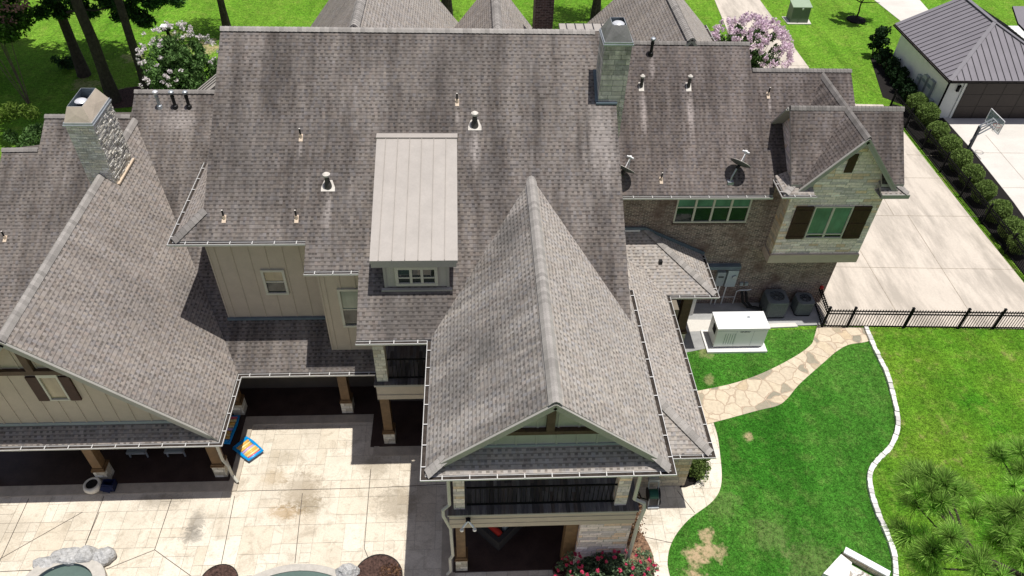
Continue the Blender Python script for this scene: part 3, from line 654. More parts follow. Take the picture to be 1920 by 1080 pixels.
# --- shed dormer with tan standing seam roof
dm = MB(); fD = lambda x, y: 7.35+.305*(y-14.46)
dm.slab([(-2.62, 14.46), (-.375, 14.46), (-.40, 18.42), (-2.66, 18.42)], fD, .10)
dorm = dm.build('dormer_roof', [M['tanmetal'], M['trim']], house)
sm = MB()
for x in (-2.40, -2.06, -1.725, -1.39, -1.05, -.71):
    sm.bar((x, 14.47, fD(0, 14.47)+.008), (x, 18.36, fD(0, 18.36)+.008), .022, .028)
sm.build('seam', plain('darker_tan_seam', (.33, .30, .27), .5, .1), dorm)  # raised seams in a darker tan than the roof panels
cm = MB(); cm.box((-2.67, 18.33, 8.44), (-.385, 18.56, 8.58)); cm.build('dormer_flashing', M['tanmetal'], dorm)
fm = MB(); fm.box((-2.6, 14.462, 7.12), (-.41, 14.51, 7.248)); fm.build('fascia', M['trim'], dorm)
wm = MB(); wm.extr([(14.67, 6.0), (18.2, 8.2), (14.67, fD(0, 14.67)-.1)], 0, -2.34, -.62); dw = wm.build('dormer_wall', M['siding_pale'], house)
bm_ = MB()
for a, b in ((-2.345, -2.27), (-.69, -.615)): bm_.box((a, 14.65, 6.2), (b, 14.68, 7.25))
bm_.box((-2.42, 14.55, 6.18), (-.54, 14.67, 6.235)); bm_.build('corner_trim', M['trim'], dw)
window(-1.95, -1.0, 6.42, 6.90, 14.67, house, 'blind_dark', 'trim_light', mull=(-1.62, -1.33), split=(6.6,), fw=.085)

# --- centre gable ---------------------------------------------------
XC, ZC, ZE, SCg = 1.678, 7.885, 5.46, .848
fCl = lambda x, y: ZE+SCg*(x+1.18); fCr = lambda x, y: ZE+SCg*(4.535-x)
cl = roof([[(-1.09, 13.5), (-1.09, 9.30), (-.66, 9.45), (XC, 9.45), (XC, 17.42)]], fCl, 'shingle_mid', .12)
cr = roof([[(4.445, 9.30), (4.445, 15.2), (4.2, 15.2), (4.2, 13.9), (XC, 17.42), (XC, 9.45), (4.02, 9.45)]], fCr, 'shingle_light', .12)
ridge_cap(cr, (XC, 17.36, ZC+.03), (XC, 9.43, ZC+.015), .15, 'cap_light', .82, 3)
fCp = lambda x, y: ZE+.5*(y-9.22)
cp = roof([[(-1.09, 9.30), (4.445, 9.30), (4.1, 9.86), (-.75, 9.86)]], fCp, 'shingle_light', .1)
ridge_cap(cp, (4.43, 9.32, ZE+.08), (4.02, 9.50, ZE+.42), .13, 'cap_light', .35, 4, 'hip_cap')
ridge_cap(cp, (-1.075, 9.32, ZE+.08), (-.66, 9.50, ZE+.42), .13, 'cap_light', .35, 5, 'hip_cap')
gutter([(-1.09, 13.4), (-1.09, 9.30), (4.445, 9.30), (4.445, 15.25)], 5.485, .62)
def rakes(xr, zr, xl, xR, slope_l, slope_r, y, zl, zR, parent, w=.16, th=.06):
    m = MB()
    for (xe, ze) in ((xl, zl), (xR, zR)):
        a = Vector((xr, y, zr-.14)); b = Vector((xe, y, ze-.14)); m.bar(a, b, th, w, (0, 0, 1))
        m.bar(a+Vector((0, -.02, .075)), b+Vector((0, -.02, .075)), .05, .05, (0, 0, 1))
    return m.build('rake_board', M['trim'], parent)
rakes(XC, ZC, -.72, 4.08, 0, 0, 9.435, 5.88, 5.88, cr)
gm = MB(); gm.extr([(-.62, 5.6), (3.98, 5.6), (3.98, 5.73), (XC, ZC-.17), (-.62, 5.73)], 1, 9.86, 10.0); gw = gm.build('gable_wall', M['siding_pale'], house)
battens(gw, [.02+.462*i for i in range(8)], 9.86, 5.7, lambda x: min(fCl(x, 0), fCr(x, 0))-.18, 'siding_pale')
tm = MB(); tm.box((.52, 9.74, 6.33), (2.84, 9.86, 6.45)); tm.box((XC-.09, 9.73, 6.45), (XC+.09, 9.86, 7.62)); tm.build('gable_timber', M['beam'], gw)
fl = MB(); fl.box((-.3, 9.83, 5.70), (3.7, 9.87, 5.83)); fl.build('wall_flashing', M['elec'], gw)
m = MB(); m.extr([(-.68, 3.2), (4.08, 3.2), (4.08, fCr(4.08, 0)-.14), (XC, ZC-.16), (-.68, fCl(-.68, 0)-.14)], 1, 11.7, 15.55); m.build('wall', M['siding'], house)
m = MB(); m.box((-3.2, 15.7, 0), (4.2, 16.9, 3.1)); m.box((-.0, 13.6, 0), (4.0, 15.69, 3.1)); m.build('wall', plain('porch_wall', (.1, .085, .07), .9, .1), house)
# front balcony: deck boards, fascia, rail, stone piers
def deck(x0, x1, y0, y1, z, parent, boards_x=True):
    m = MB(); r = random.Random(int(x0*10)); x = x0
    while x < x1-.02:
        w = min(.095, x1-x); yy = y0
        while yy < y1:
            L = r.uniform(.5, 1.3); m.box((x+.002, yy, z-.03), (x+w-.002, min(y1, yy+L)-.003, z), 0, r.random()); yy += L
        x += .095
    return m.build('deck', M['deck'], parent)
dk = deck(-.66, 4.12, 9.62, 11.7, 3.22, house)
m = MB(); m.box((-.64, 9.66, 2.56), (4.08, 9.74, 3.14)); m.box((-.64, 9.64, 2.56), (4.08, 9.655, 2.74)); m.box((-.64, 9.645, 2.76), (4.08, 9.66, 2.95)); m.box((-.68, 9.63, 3.12), (4.12, 9.76, 3.19), 1)
m.box((-.64, 9.75, 2.56), (-.56, 13.6, 3.14)); m.build('balcony_fascia', [M['siding'], M['trim']], dk)
m = MB(); m.box((-.5, 9.8, 2.5), (4.0, 13.7, 2.555)); m.box((-2.75, 13.9, 2.5), (-.6, 15.6, 2.552)); m.build('porch_ceiling', M['beam'], dk)
def railing(a, b, z0, z1, parent, n):
    m = MB(); a, b = Vector(a), Vector(b)
    for z in (z0+.08, z1): m.bar(a+Vector((0, 0, z)), b+Vector((0, 0, z)), .04, .035)
    for i in range(1, n):
        p = a+(b-a)*(i/n); m.bar(p+Vector((0, 0, z0+.08)), p+Vector((0, 0, z1)), .018, .018)
    return m.build('railing', M['black'], parent)
railing((-.2, 9.86, 0), (3.62, 9.86, 0), 3.22, 4.05, house, 34)
def pier(x0, x1, y0, y1, z0, z1, mk='stone', name='stone_pier'):
    m = MB(); m.box((x0, y0, z0), (x1, y1, z1)); return m.build(name, M[mk], house)
pier(-.52, -.25, 9.78, 10.05, 3.22, 5.36); pier(3.50, 3.80, 9.78, 10.05, 3.22, 5.36)
pier(2.72, 4.06, 9.70, 10.9, 0, 2.6)
m = MB(); m.box((2.38, 9.82, .05), (2.70, 10.1, 2.52)); m.build('porch_post', M['post'], house)
def post(x0, x1, y0, top, bt=.58, d=.36, z0=.045):
    m = MB(); c = (x0+x1)/2; w = (x1-x0)
    m.box((x0, y0, z0), (x1, y0+d, bt)); b = m.build('post_base', M['stone_base'], house)
    k = MB(); k.box((x0-.02, y0-.02, bt), (x1+.02, y0+d+.02, bt+.055)); k.box((x0+.005, y0+.005, bt+.055), (x1-.005, y0+d-.005, bt+.115)); k.box((x0+.04, y0+.04, bt+.115), (x1-.04, y0+d-.04, top)); k.build('porch_post', M['post'], house)
post(-.54, -.22, 9.73, 2.56, .62)
post(-2.84, -2.49, 14.0, 2.52); post(-4.31, -3.95, 15.24, 2.5); post(-7.81, -7.45, 15.24, 2.5); post(-11.27, -10.92, 12.85, 2.5); post(-7.84, -7.48, 12.92, 2.5)
post(-14.75, -14.4, 12.85, 2.5)
# side balcony under the low main eave
dk2 = deck(-2.84, -.75, 13.78, 15.6, 3.24, house)
m = MB(); m.box((-2.80, 13.82, 2.55), (-.75, 13.9, 3.15)); m.box((-2.80, 13.8, 2.55), (-.75, 13.815, 2.74)); m.box((-2.85, 13.79, 3.13), (-.75, 13.92, 3.2), 1); m.box((-2.80, 13.91, 2.55), (-2.72, 15.4, 3.15)); m.build('balcony_fascia', [M['siding'], M['trim']], dk2)
pier(-2.76, -2.45, 13.9, 14.2, 3.24, 5.5, 'stone_base'); railing((-2.42, 13.98, 0), (-.7, 13.98, 0), 3.24, 4.1, house, 14)
# downspouts at the front corners
def spout(pts, r=.042):
    m = MB(); m.tube(pts, r, 8); return m.build('downspout', M['trim_light'], house)
spout([(-.62, 9.72, 5.3), (-.62, 9.72, 3.55), (-.78, 9.66, 3.42), (-.78, 9.62, 3.2), (-.62, 9.66, 2.5), (-.60, 9.68, 1.05), (-.68, 9.66, .9), (-.68, 9.64, .25), (-.78, 9.62, .1)])
spout([(3.95, 9.72, 5.3), (3.95, 9.72, 3.6), (4.2, 9.66, 3.5), (4.22, 9.6, 3.3), (4.16, 9.6, 2.6), (4.16, 9.6, .2)], .05)
spout([(-7.02, 12.42, 2.5), (-7.15, 12.6, 2.35), (-7.38, 12.85, 2.05), (-7.40, 12.88, 1.0), (-7.28, 12.84, .75), (-7.27, 12.83, .3), (-7.12, 12.7, .1)], .045)
# flood light on the fascia
m = MB(); m.box((-.23, 9.56, 2.98), (-.11, 9.64, 3.06)); fl = m.build('flood_light', M['black'], house)
for s in (-1, 1):
    m = MB(); m.tube([(-.17, 9.58, 3.0), (-.17+s*.13, 9.5, 2.84)], [.02, .035], 8); m.lathe([(.0, 0), (.05, .0), (.045, .05), (0, .06)], (-.17+s*.16, 9.46, 2.76), 10); m.build('lamp', M['steel_bright'], fl)

# --- low side roof right of the centre gable, and the hip over the side porch
fR = lambda x, y: 2.57+.52*(6.66-x); fRf = lambda x, y: 2.57+.52*(y-11.55); fS = lambda x, y: 2.57+.51*(y-17.9); fSr = lambda x, y: 2.57+.51*(8.35-x)
rr_ = roof([[(6.57, 11.64), (6.57, 17.99), (4.1, 20.45), (4.1, 14.11)]], fR, 'shingle_light', .12)
rf_ = roof([[(6.57, 11.64), (4.1, 14.11), (4.1, 11.64)]], fRf, 'shingle_light', .12)
ridge_cap(rf_, (6.56, 11.65, 2.64), (4.4, 13.81, 3.77), .14, 'cap_light', .3, 6, 'hip_cap')
sr = roof([[(4.1, 20.18), (6.07, 20.18), (8.26, 17.99), (6.57, 17.99)]], fS, 'shingle_light', .12)
ss_ = roof([[(8.26, 17.99), (6.07, 20.18), (8.26, 20.18)]], fSr, 'shingle_light', .12)
ridge_cap(ss_, (8.25, 18.0, 2.64), (6.09, 20.16, 3.74), .14, 'cap_light', .3, 7, 'hip_cap')
gutter([(5.3, 11.64), (6.57, 11.64), (6.57, 17.93)], 2.59, .62); gutter([(6.69, 17.99), (8.26, 17.99), (8.26, 20.1)], 2.59, .5)
m = MB(); m.bar((6.02, 20.13, 3.80), (8.36, 20.13, 2.63), .06, .1); m.bar((4.1, 20.13, 3.80), (6.02, 20.13, 3.80), .06, .1); m.build('wall_flashing', M['bluegrey'], ss_)
m = MB(); m.bar((4.1, 20.08, 3.74), (5.85, 20.08, 3.74), .03, .07); m.build('lead_flashing', M['steel_bright'], sr)
m = MB(); m.box((4.1, 12.25, 0), (6.42, 17.4, 2.5)); m.build('wall', M['stone_tan'], house)
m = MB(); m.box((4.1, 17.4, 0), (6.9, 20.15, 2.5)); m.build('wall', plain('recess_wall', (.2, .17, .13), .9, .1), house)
m = MB(); m.box((7.22, 18.05, .03), (7.62, 18.4, .62)); m.build('post_base', M['stone_base'], house)
m = MB(); m.box((7.2, 18.03, .62), (7.64, 18.42, .74)); m.box((7.26, 18.1, .74), (7.58, 18.36, 2.5)); m.build('porch_post', M['beam'], house)
m = MB(); m.box((8.02, 19.55, .03), (8.32, 20.1, 2.48)); m.build('wall', M['pad_white'], house)

# --- left gable wing ------------------------------------------------
XL, ZL, SLp = -11.14, 6.77, .988
fL = lambda x, y: ZL-SLp*(x-XL); fLl = lambda x, y: ZL-1.15*(XL-x)
lr = roof([[(XL, 12.47), (-7.35, 12.47), (-7.01, 12.36), (-7.01, 14.80), (XL, 22.4)]], fL, 'shingle_left', .13)
roof([[(XL, 12.47), (XL, 22.4), (-14.75, 16.0), (-14.75, 12.47)]], fLl, 'shingle_left', .13)
ridge_cap(lr, (XL, 22.35, ZL+.03), (XL, 20.66, ZL+.01), .13, 'cap_light', 1.05, 8); ridge_cap(lr, (XL, 19.2, ZL+.01), (XL, 12.45, ZL+.01), .13, 'cap_light', 1.05, 9)
m = MB(); a = Vector((XL, 12.455, ZL-.15)); m.bar(a, (-7.2, 12.455, fL(-7.2, 0)-.15), .06, .17); m.bar(a+Vector((0, -.02, .08)), (-7.2, 12.435, fL(-7.2, 0)-.07), .05, .05); m.bar(a, (-14.7, 12.455, fLl(-14.7, 0)-.15), .06, .17); m.build('rake_board', M['trim'], lr)
fLp = lambda x, y: 2.6+.5*(y-12.28)
lp = roof([[(-15.15, 12.36), (-7.01, 12.36), (-7.4, 12.9), (-15.15, 12.9)]], fLp, 'shingle_left', .1)
m = MB(); m.extr([(-14.6, 2.45), (-7.35, 2.45), (-7.35, fL(-7.35, 0)-.16), (XL, ZL-.18), (-14.4, fLl(-14.4, 0)-.16)], 1, 12.86, 21.5); lw = m.build('gable_wall', M['siding'], house)
battens(lw, [-12.75+.435*i for i in range(13)], 12.86, 2.9, lambda x: (fL(x, 0) if x > XL else fLl(x, 0))-.2)
tm = MB(); tm.box((-12.25, 12.75, 5.10), (-9.82, 12.86, 5.25)); tm.box((XL-.09, 12.74, 5.25), (XL+.09, 12.86, 6.5)); tm.build('gable_timber', M['beam'], lw)
fl = MB(); fl.box((-14.5, 12.83, 2.9), (-7.9, 12.87, 3.0)); fl.build('wall_flashing', M['elec'], lw)
window(-11.08, -10.66, 4.06, 4.93, 12.86, house, 'curtain', 'trim_light', fw=.05, head=.06)
m = MB(); m.box((-11.42, 12.80, 4.0), (-11.14, 12.86, 4.95)); m.build('shutter', M['shutter'], house)
m = MB(); m.box((-10.60, 12.80, 4.0), (-10.34, 12.86, 4.95)); m.build('shutter', M['shutter'], house)
gutter([(-15.1, 12.36), (-7.01, 12.36), (-7.01, 14.80), (-2.9, 14.80)], 2.62, .62)
m = MB(); m.box((-15.1, 12.95, 2.40), (-7.05, 16.3, 2.445)); m.box((-7.0, 15.0, 2.40), (-2.9, 16.3, 2.44)); m.build('porch_ceiling', M['beam'], house)
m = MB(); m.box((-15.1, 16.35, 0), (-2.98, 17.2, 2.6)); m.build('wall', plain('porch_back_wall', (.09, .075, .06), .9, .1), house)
# --- connecting roof behind and over the rear porch
fK = lambda x, y: 2.6+.54*(y-14.72)
kr = roof([[(-7.01, 14.80), (-2.75, 14.80), (-2.75, 16.25), (-7.0, 16.25), (-7.0, 23.34), (-11.27, 23.34), (-11.27, 22.5), (-14.03, 22.5), (-14.03, 21.42), (-15.17, 21.40), (-15.17, 13.6), (-11.2, 13.6), (-11.2, 22.4)]], fK, 'shingle_main', .13)
fKb = lambda x, y: fK(0, 23.34)-.54*(y-23.34); roof([[(-11.27, 23.34), (-7.0, 23.34), (-7.0, 27), (-11.27, 27)]], fKb, 'shingle_main', .13)
fKb2 = lambda x, y: fK(0, 22.5)-.54*(y-22.5); roof([[(-14.03, 22.5), (-11.27, 22.5), (-11.27, 26), (-14.03, 26)]], fKb2, 'shingle_main', .13)
fKb3 = lambda x, y: fK(0, 21.4)-.54*(y-21.4); roof([[(-15.17, 21.4), (-14.03, 21.42), (-14.03, 25), (-15.17, 25)]], fKb3, 'shingle_main', .13)
ridge_cap(kr, (-11.27, 23.34, fK(0, 23.34)+.02), (-7.3, 23.34, fK(0, 23.34)+.02), .12, 'cap_dark', .52, 10)
ridge_cap(kr, (-14.03, 22.5, fK(0, 22.5)+.02), (-11.3, 22.5, fK(0, 22.5)+.02), .12, 'cap_dark', .52, 11)
ridge_cap(kr, (-15.17, 21.4, fK(0, 21.4)+.02), (-14.06, 21.42, fK(0, 21.42)+.02), .12, 'cap_dark', .52, 12)
m = MB(); m.extr([(17.3, 0), (26.2, 0), (26.2, fKb(0, 26.2)-.16), (23.34, fK(0, 23.34)-.16), (17.3, fK(0, 17.3)-.16)], 0, -11.2, -7.1)
m.extr([(17.31, 0), (25.5, 0), (25.5, fKb2(0, 25.5)-.16), (22.5, fK(0, 22.5)-.16), (17.31, fK(0, 17.31)-.16)], 0, -13.95, -11.21)
m.extr([(17.32, 0), (24.6, 0), (24.6, fKb3(0, 24.6)-.16), (21.4, fK(0, 21.4)-.16), (17.32, fK(0, 17.32)-.16)], 0, -15.05, -13.96); m.build('wall', M['siding'], house)

# --- right wing -----------------------------------------------------
fW = lambda x, y: 5.41+.7*(y-19.69); RW1, RW2 = 24.32, 23.5
wr = roof([[(4.05, 19.78), (10.02, 19.78), (10.25, 20.3), (13.2, 20.3), (13.2, RW2), (9.68, RW2), (9.68, RW1), (4.05, RW1)]], fW, 'shingle_dark', .13)
fWb1 = lambda x, y: fW(0, RW1)-.7*(y-RW1); fWb2 = lambda x, y: fW(0, RW2)-.7*(y-RW2)
roof([[(4.05, RW1), (9.68, RW1), (9.68, 28), (4.05, 28)]], fWb1, 'shingle_dark', .13); roof([[(9.68, RW2), (13.2, RW2), (13.2, 27), (9.68, 27)]], fWb2, 'shingle_dark', .13)
ridge_cap(wr, (4.5, RW1, fW(0, RW1)+.02), (9.68, RW1, fW(0, RW1)+.01), .11, 'cap_dark', .68, 13); ridge_cap(wr, (9.7, RW2, fW(0, RW2)+.02), (13.2, RW2, fW(0, RW2)+.01), .11, 'cap_dark', .68, 14)
gutter([(4.3, 19.78), (10.0, 19.78)], 5.44, .62)
m = MB(); m.extr([(20.2, 0), (27.2, 0), (27.2, fWb1(0, 27.2)-.16), (RW1, fW(0, RW1)-.16), (20.2, fW(0, 20.2)-.16)], 0, 4.0, 9.62)
m.extr([(20.2, 0), (26.3, 0), (26.3, fWb2(0, 26.3)-.16), (RW2, fW(0, RW2)-.16), (20.2, fW(0, 20.2)-.16)], 0, 9.62, 13.06); m.build('wall', M['brick'], house)
m = MB(); m.box((13.061, 20.2, 0), (13.5, 26.0, 5.2)); m.build('wall', M['brick'], house)
window(7.02, 9.50, 4.08, 5.12, 20.2, house, 'blind', 'trim_light', mull=(7.64, 8.26, 8.88), split=(4.68,), lower='blind_dark', fw=.05)
m = MB()
for i in range(34): m.box((6.95+i*.077, 20.14, 3.93), (6.95+i*.077+.066, 20.21, 4.03))
m.build('brick_sill', M['brick_dark'], house)
# --- bay with cross gable
ZT, YT, XB, YB = 8.0, 21.1, 12.2, 19.3
fT = lambda x, y: ZT-1.04*(YT-y); fTb = lambda x, y: ZT-1.25*(y-YT)
tr = roof([[(10.3, YT), (10.3, 19.36), (11.05, 19.36), (11.05, 19.6), (13.3, 19.6), (13.3, 19.36), (14.05, 19.36), (14.05, YT)]], fT, 'shingle_dark', .11)
roof([[(10.3, YT), (14.05, YT), (14.05, 22.6), (10.3, 22.6)]], fTb, 'shingle_dark', .11)
ridge_cap(tr, (10.3, YT, ZT+.02), (14.07, YT, ZT-.005), .10, 'cap_dark', 1.12, 15)
SB = 1.2; fBl = lambda x, y: ZT-SB*(XB-x); fBr = lambda x, y: ZT-SB*(x-XB)
zlow = 6.02; hb = (ZT-zlow)/SB
bl = roof([[(XB, YB), (XB, 23.6), (XB-.35, 23.2), (XB-hb*.75, 21.6), (XB-hb, 19.9), (XB-hb, YB)]], fBl, 'shingle_dark', .11)
br = roof([[(XB, YB), (XB, 23.6), (XB+.35, 23.2), (XB+hb*.75, 21.6), (XB+hb, 19.9), (XB+hb, YB)]], fBr, 'shingle_dark', .11)
ridge_cap(br, (XB, 23.55, ZT+.01), (XB, 19.28, ZT+.005), .11, 'cap_dark', 1.25, 16)
m = MB(); a = Vector((XB, YB-.02, ZT-.13))
for s in (-1, 1):
    b = Vector((XB+s*(hb+.02), YB-.02, zlow-.15)); m.bar(a, b, .06, .16); m.bar(a+Vector((0, -.025, .075)), b+Vector((0, -.025, .075)), .05, .05)
m.build('rake_board', M['trim'], br)
m = MB()                                     # left gable rake of the bay roof
m.bar((10.27, YT, ZT-.1), (10.27, 22.2, fTb(0, 22.2)-.1), .05, .17, (1, 0, 0)); m.bar((10.24, YT, ZT-.04), (10.24, 22.2, fTb(0, 22.2)-.04), .04, .05, (1, 0, 0)); m.build('rake_board', M['trim'], tr)
m = MB(); m.extr([(19.6, 2.76), (20.24, 2.76), (22.3, 5.6), (22.0, fTb(0, 22.0)-.14), (YT, ZT-.14), (19.6, fT(0, 19.6)-.14)], 0, 10.58, 13.72)
m.extr([(11.05, 5.6), (13.35, 5.6), (13.35, 6.45), (XB, ZT-.18), (11.05, 6.45)], 1, 19.597, 21.0); bw_ = m.build('bay_wall', M['stone'], house)
m = MB(); m.box((10.5, 19.54, 2.66), (13.76, 19.64, 2.98)); m.box((10.53, 19.52, 2.98), (13.74, 19.62, 3.04)); m.box((10.5, 19.64, 2.66), (10.6, 20.2, 2.98)); m.box((13.66, 19.64, 2.66), (13.76, 20.2, 2.98)); m.build('bay_trim', M['siding'], bw_)
m = MB(); m.box((10.559, 19.6, 2.98), (10.579, 20.2, 5.9)); m.build('bay_side', M['stone_tan'], bw_)
m = MB(); m.box((12.0, 19.56, 6.5), (12.27, 19.6, 7.2)); m.build('gable_vent', M['shutter'], bw_)
window(11.54, 12.78, 3.82, 5.10, 19.6, house, 'blind', 'trim_light', mull=(12.16,), split=(3.95,), fw=.045, lower='blind_dark')
for x0, x1 in ((10.86, 11.46), (12.86, 13.46)):
    m = MB(); m.box((x0, 19.54, 3.76), (x1, 19.6, 5.14))
    for z in (3.86, 4.42, 4.98): m.box((x0, 19.525, z-.02), (x1, 19.54, z+.02))
    for k in range(1, 5): m.box((x0+k*(x1-x0)/5-.004, 19.534, 3.77), (x0+k*(x1-x0)/5+.004, 19.54, 5.13))
    m.build('shutter', M['shutter'], house)
gutter([(10.08, 20.0), (10.08, 19.14), (11.12, 19.14)], 5.93, .5)
fP_ = lambda x, y: 5.95+.5*(y-19.14)
rl = roof([[(10.08, 19.14), (10.44, 19.5), (10.44, 20.2), (10.08, 20.2)]], lambda x, y: 5.95+.5*(x-10.08), 'shingle_light', .08)
roof([[(10.08, 19.14), (11.06, 19.14), (11.06, 19.59), (10.53, 19.59)]], fP_, 'shingle_light', .08)
ridge_cap(rl, (10.10, 19.16, 5.98), (10.44, 19.50, 6.15), .12, 'cap_light', .3, 17, 'hip_cap')
rl2 = roof([[(14.2, 19.14), (13.84, 19.5), (13.84, 20.2), (14.2, 20.2)]], lambda x, y: 5.95+.5*(14.2-x), 'shingle_light', .08)
roof([[(13.29, 19.14), (14.2, 19.14), (13.75, 19.59), (13.29, 19.59)]], fP_, 'shingle_light', .08)
ridge_cap(rl2, (14.18, 19.16, 5.98), (13.84, 19.50, 6.15), .12, 'cap_light', .3, 18, 'hip_cap')
m = MB(); m.box((13.3, 19.09, 5.80), (14.23, 19.135, 5.95)); m.box((14.2, 19.14, 5.80), (14.24, 20.1, 5.94)); m.box((13.3, 19.14, 5.78), (14.2, 19.6, 5.82)); m.build('fascia', M['trim'], rl2)

# --- street-side gables seen over the main ridge
def back_gable(xr, zr, y0, y1, s, hwl, hwr, key_l, key_r, ze=None):
    fl_ = lambda x, y: zr-s*(xr-x); fr_ = lambda x, y: zr-s*(x-xr)
    a = roof([[(xr, y0), (xr, y1), (xr-hwl, y1), (xr-hwl, y0)]], fl_, key_l, .13); b = roof([[(xr, y0), (xr, y1), (xr+hwr, y1), (xr+hwr, y0)]], fr_, key_r, .13)
    ridge_cap(b, (xr, y0, zr+.02), (xr, y1, zr+.02), .16, 'cap_light', .7, int(xr*10))
    m = MB(); m.extr([(xr-hwl+.35, 0), (xr+hwr-.35, 0), (xr+hwr-.35, fr_(xr+hwr-.35, 0)-.17), (xr, zr-.2), (xr-hwl+.35, fl_(xr-hwl+.35, 0)-.17)], 1, y0+.3, y1-.35); m.build('wall', M['siding'], house); return b
back_gable(-3.44, 10.36, 21.6, 30.25, 1.24, 4.0, 4.0, 'shingle_left', 'shingle_light')
back_gable(.95, 9.0, 22.5, 29.0, 1.25, 2.6, 1.7, 'shingle_left', 'shingle_light')
back_gable(7.63, 8.82, 24.2, 31.25, 1.0, 3.2, 2.55, 'shingle_left', 'shingle_light')
gutter([(10.2, 25.0), (10.2, 31.2)], 6.24, .9)
m = MB(); m.box((2.42, 27, 0), (3.1, 28.0, 9.6)); bc = m.build('chimney', M['brick_dark'], house); m = MB(); m.box((2.36, 26.94, 9.6), (3.16, 28.06, 9.75)); m.build('chimney_cap', M['brick_dark'], bc)
m = MB(); m.slab([(3.2, 24.0), (5.2, 24.0), (5.2, 26.0), (3.2, 26.0)], lambda x, y: 8.55-.1*(26-y)*0, .1); pr_ = m.build('porch_roof', [M['tanmetal'], M['trim']], house)
m = MB()
for i in range(6): m.bar((3.45+.32*i, 24, 8.56), (3.45+.32*i, 26, 8.56), .03, .035)
m.build('seam', M['seam'], pr_)
m = MB(); fQ = lambda x, y: 6.46+.75*(x+9.48); m.slab([(-10.45, 24.6), (-8.0, 24.6), (-8.0, 26), (-10.45, 26)], fQ, .1); pr2 = m.build('porch_roof', [M['tanmetal'], M['trim']], house)
m = MB()
for y in (25.0, 25.35, 25.7): m.bar((-10.45, y, fQ(-10.45, 0)+.01), (-8.0, y, fQ(-8, 0)+.01), .03, .03)
m.build('seam', M['seam'], pr2)

# --- chimneys
def chimney(x0, x1, y0, y1, z0, z1, mk, hood, lip, ov=.05, hz=.42, inset=.17, tone=None):
    m = MB(); m.box((x0, y0, z0), (x1, y1, z1)); c = m.build('chimney', M[mk], house)
    m = MB(); m.box((x0-ov, y0-ov, z1), (x1+ov, y1+ov, z1+.04)); m.box((x0-ov*.5, y0-ov*.5, z1+.04), (x1+ov*.5, y1+ov*.5, z1+.10)); m.build('flange', M[lip], c)
    a = [(x0, y0), (x1, y0), (x1, y1), (x0, y1)]; b = [(x0+inset, y0+inset), (x1-inset, y0+inset), (x1-inset, y1-inset), (x0+inset, y1-inset)]
    za, zb = z1+.10, z1+.10+hz; m = MB()
    for i in range(4):
        j = (i+1) % 4; mid = ((a[i][0]+a[j][0]+b[i][0]+b[j][0])/4, (a[i][1]+a[j][1]+b[i][1]+b[j][1])/4)
        dx, dy = (a[j][1]-a[i][1]), -(a[j][0]-a[i][0]); L = math.hypot(dx, dy); pk = (mid[0]+dx/L*.02, mid[1]+dy/L*.02, (za+zb)/2)
        P = [(a[i][0], a[i][1], za), (a[j][0], a[j][1], za), (b[j][0], b[j][1], zb), (b[i][0], b[i][1], zb), pk]
        m.add(P, [[0, 1, 4], [1, 2, 4], [2, 3, 4], [3, 0, 4]])
        t = .012; n = (-dx/L*t, -dy/L*t); Q = [(p[0]+n[0], p[1]+n[1], p[2]) for p in P]; m.add(Q, [[4, 1, 0], [4, 2, 1], [4, 3, 2], [4, 0, 3]], 1)
        m.add([P[3], P[2], Q[2], Q[3]], [[0, 1, 2, 3]], 1)
    m.build('chimney_hood', [M[hood], M['steel']], c)
    m = MB(); m.box((x0+.02, y0+.02, z1+.10), (x1-.02, y1-.02, z1+.115)); m.build('chase_cover', M['bluegrey'], c)
    cx, cy = (x0+x1)/2, y0+(y1-y0)*.42; r = min(.17, (x1-x0)*.25)
    m = MB(); m.lathe([(r*.6, .1), (r*.6, .34), (r*.75, .34), (r*.75, .42), (r*.5, .42)], (cx, cy, z1), 18); m.lathe([(r, .44), (r, .47), (r*.75, .50), (.02, .53)], (cx, cy, z1), 24, 1); m.build('flue_cap', [M['blackpipe'], M['steel_bright']], c)
    return c
c1 = chimney(-11.54, -10.78, 19.19, 20.6, 4.6, 8.42, 'rubble', 'hood_tan', 'steel')
m = MB(); rq = random.Random(4)
for (face, a0, a1, pmax) in (('x', 19.19, 20.6, .05), ('y', -11.54, -10.78, .02)):
    z = 4.7
    while z < 8.36:
        hh = rq.uniform(.035, .075); y = a0
        while y < a1:
            ww = rq.uniform(.06, .22); e = min(a1, y+ww); p = rq.uniform(.005, pmax)
            if face == 'x': m.box((-10.80, y+.003, z), (-10.78+p, e-.003, min(8.40, z+hh-.005)))
            else: m.box((y+.006, 19.19-p, z), (e-.006, 19.21, min(8.40, z+hh-.012)))
            y = e
        z += hh
merge(c1, m.build('chimney_stones', M['rubble'], house))
c2 = chimney(3.70, 4.47, 19.4, 20.3, 5.2, 10.84, 'stone_green', 'hood_dark', 'steel', .04, .40, .19)
m = MB(); m.bar((3.64, 19.36, fM(0, 19.36)+.03), (4.26, 19.36, fM(0, 19.36)+.03), .1, .05); m.bar((3.66, 19.4, fM(0, 19.4)+.03), (3.66, 20.3, fM(0, 20.3)+.03), .08, .05); m.build('chimney_flashing', M['bluegrey'], c2)
m = MB(); m.bar((-10.72, 19.2, fL(-10.72, 0)+.03), (-10.72, 20.6, fL(-10.72, 0)+.03), .08, .05); m.build('chimney_flashing', M['boot_tan'], house)
m = MB()
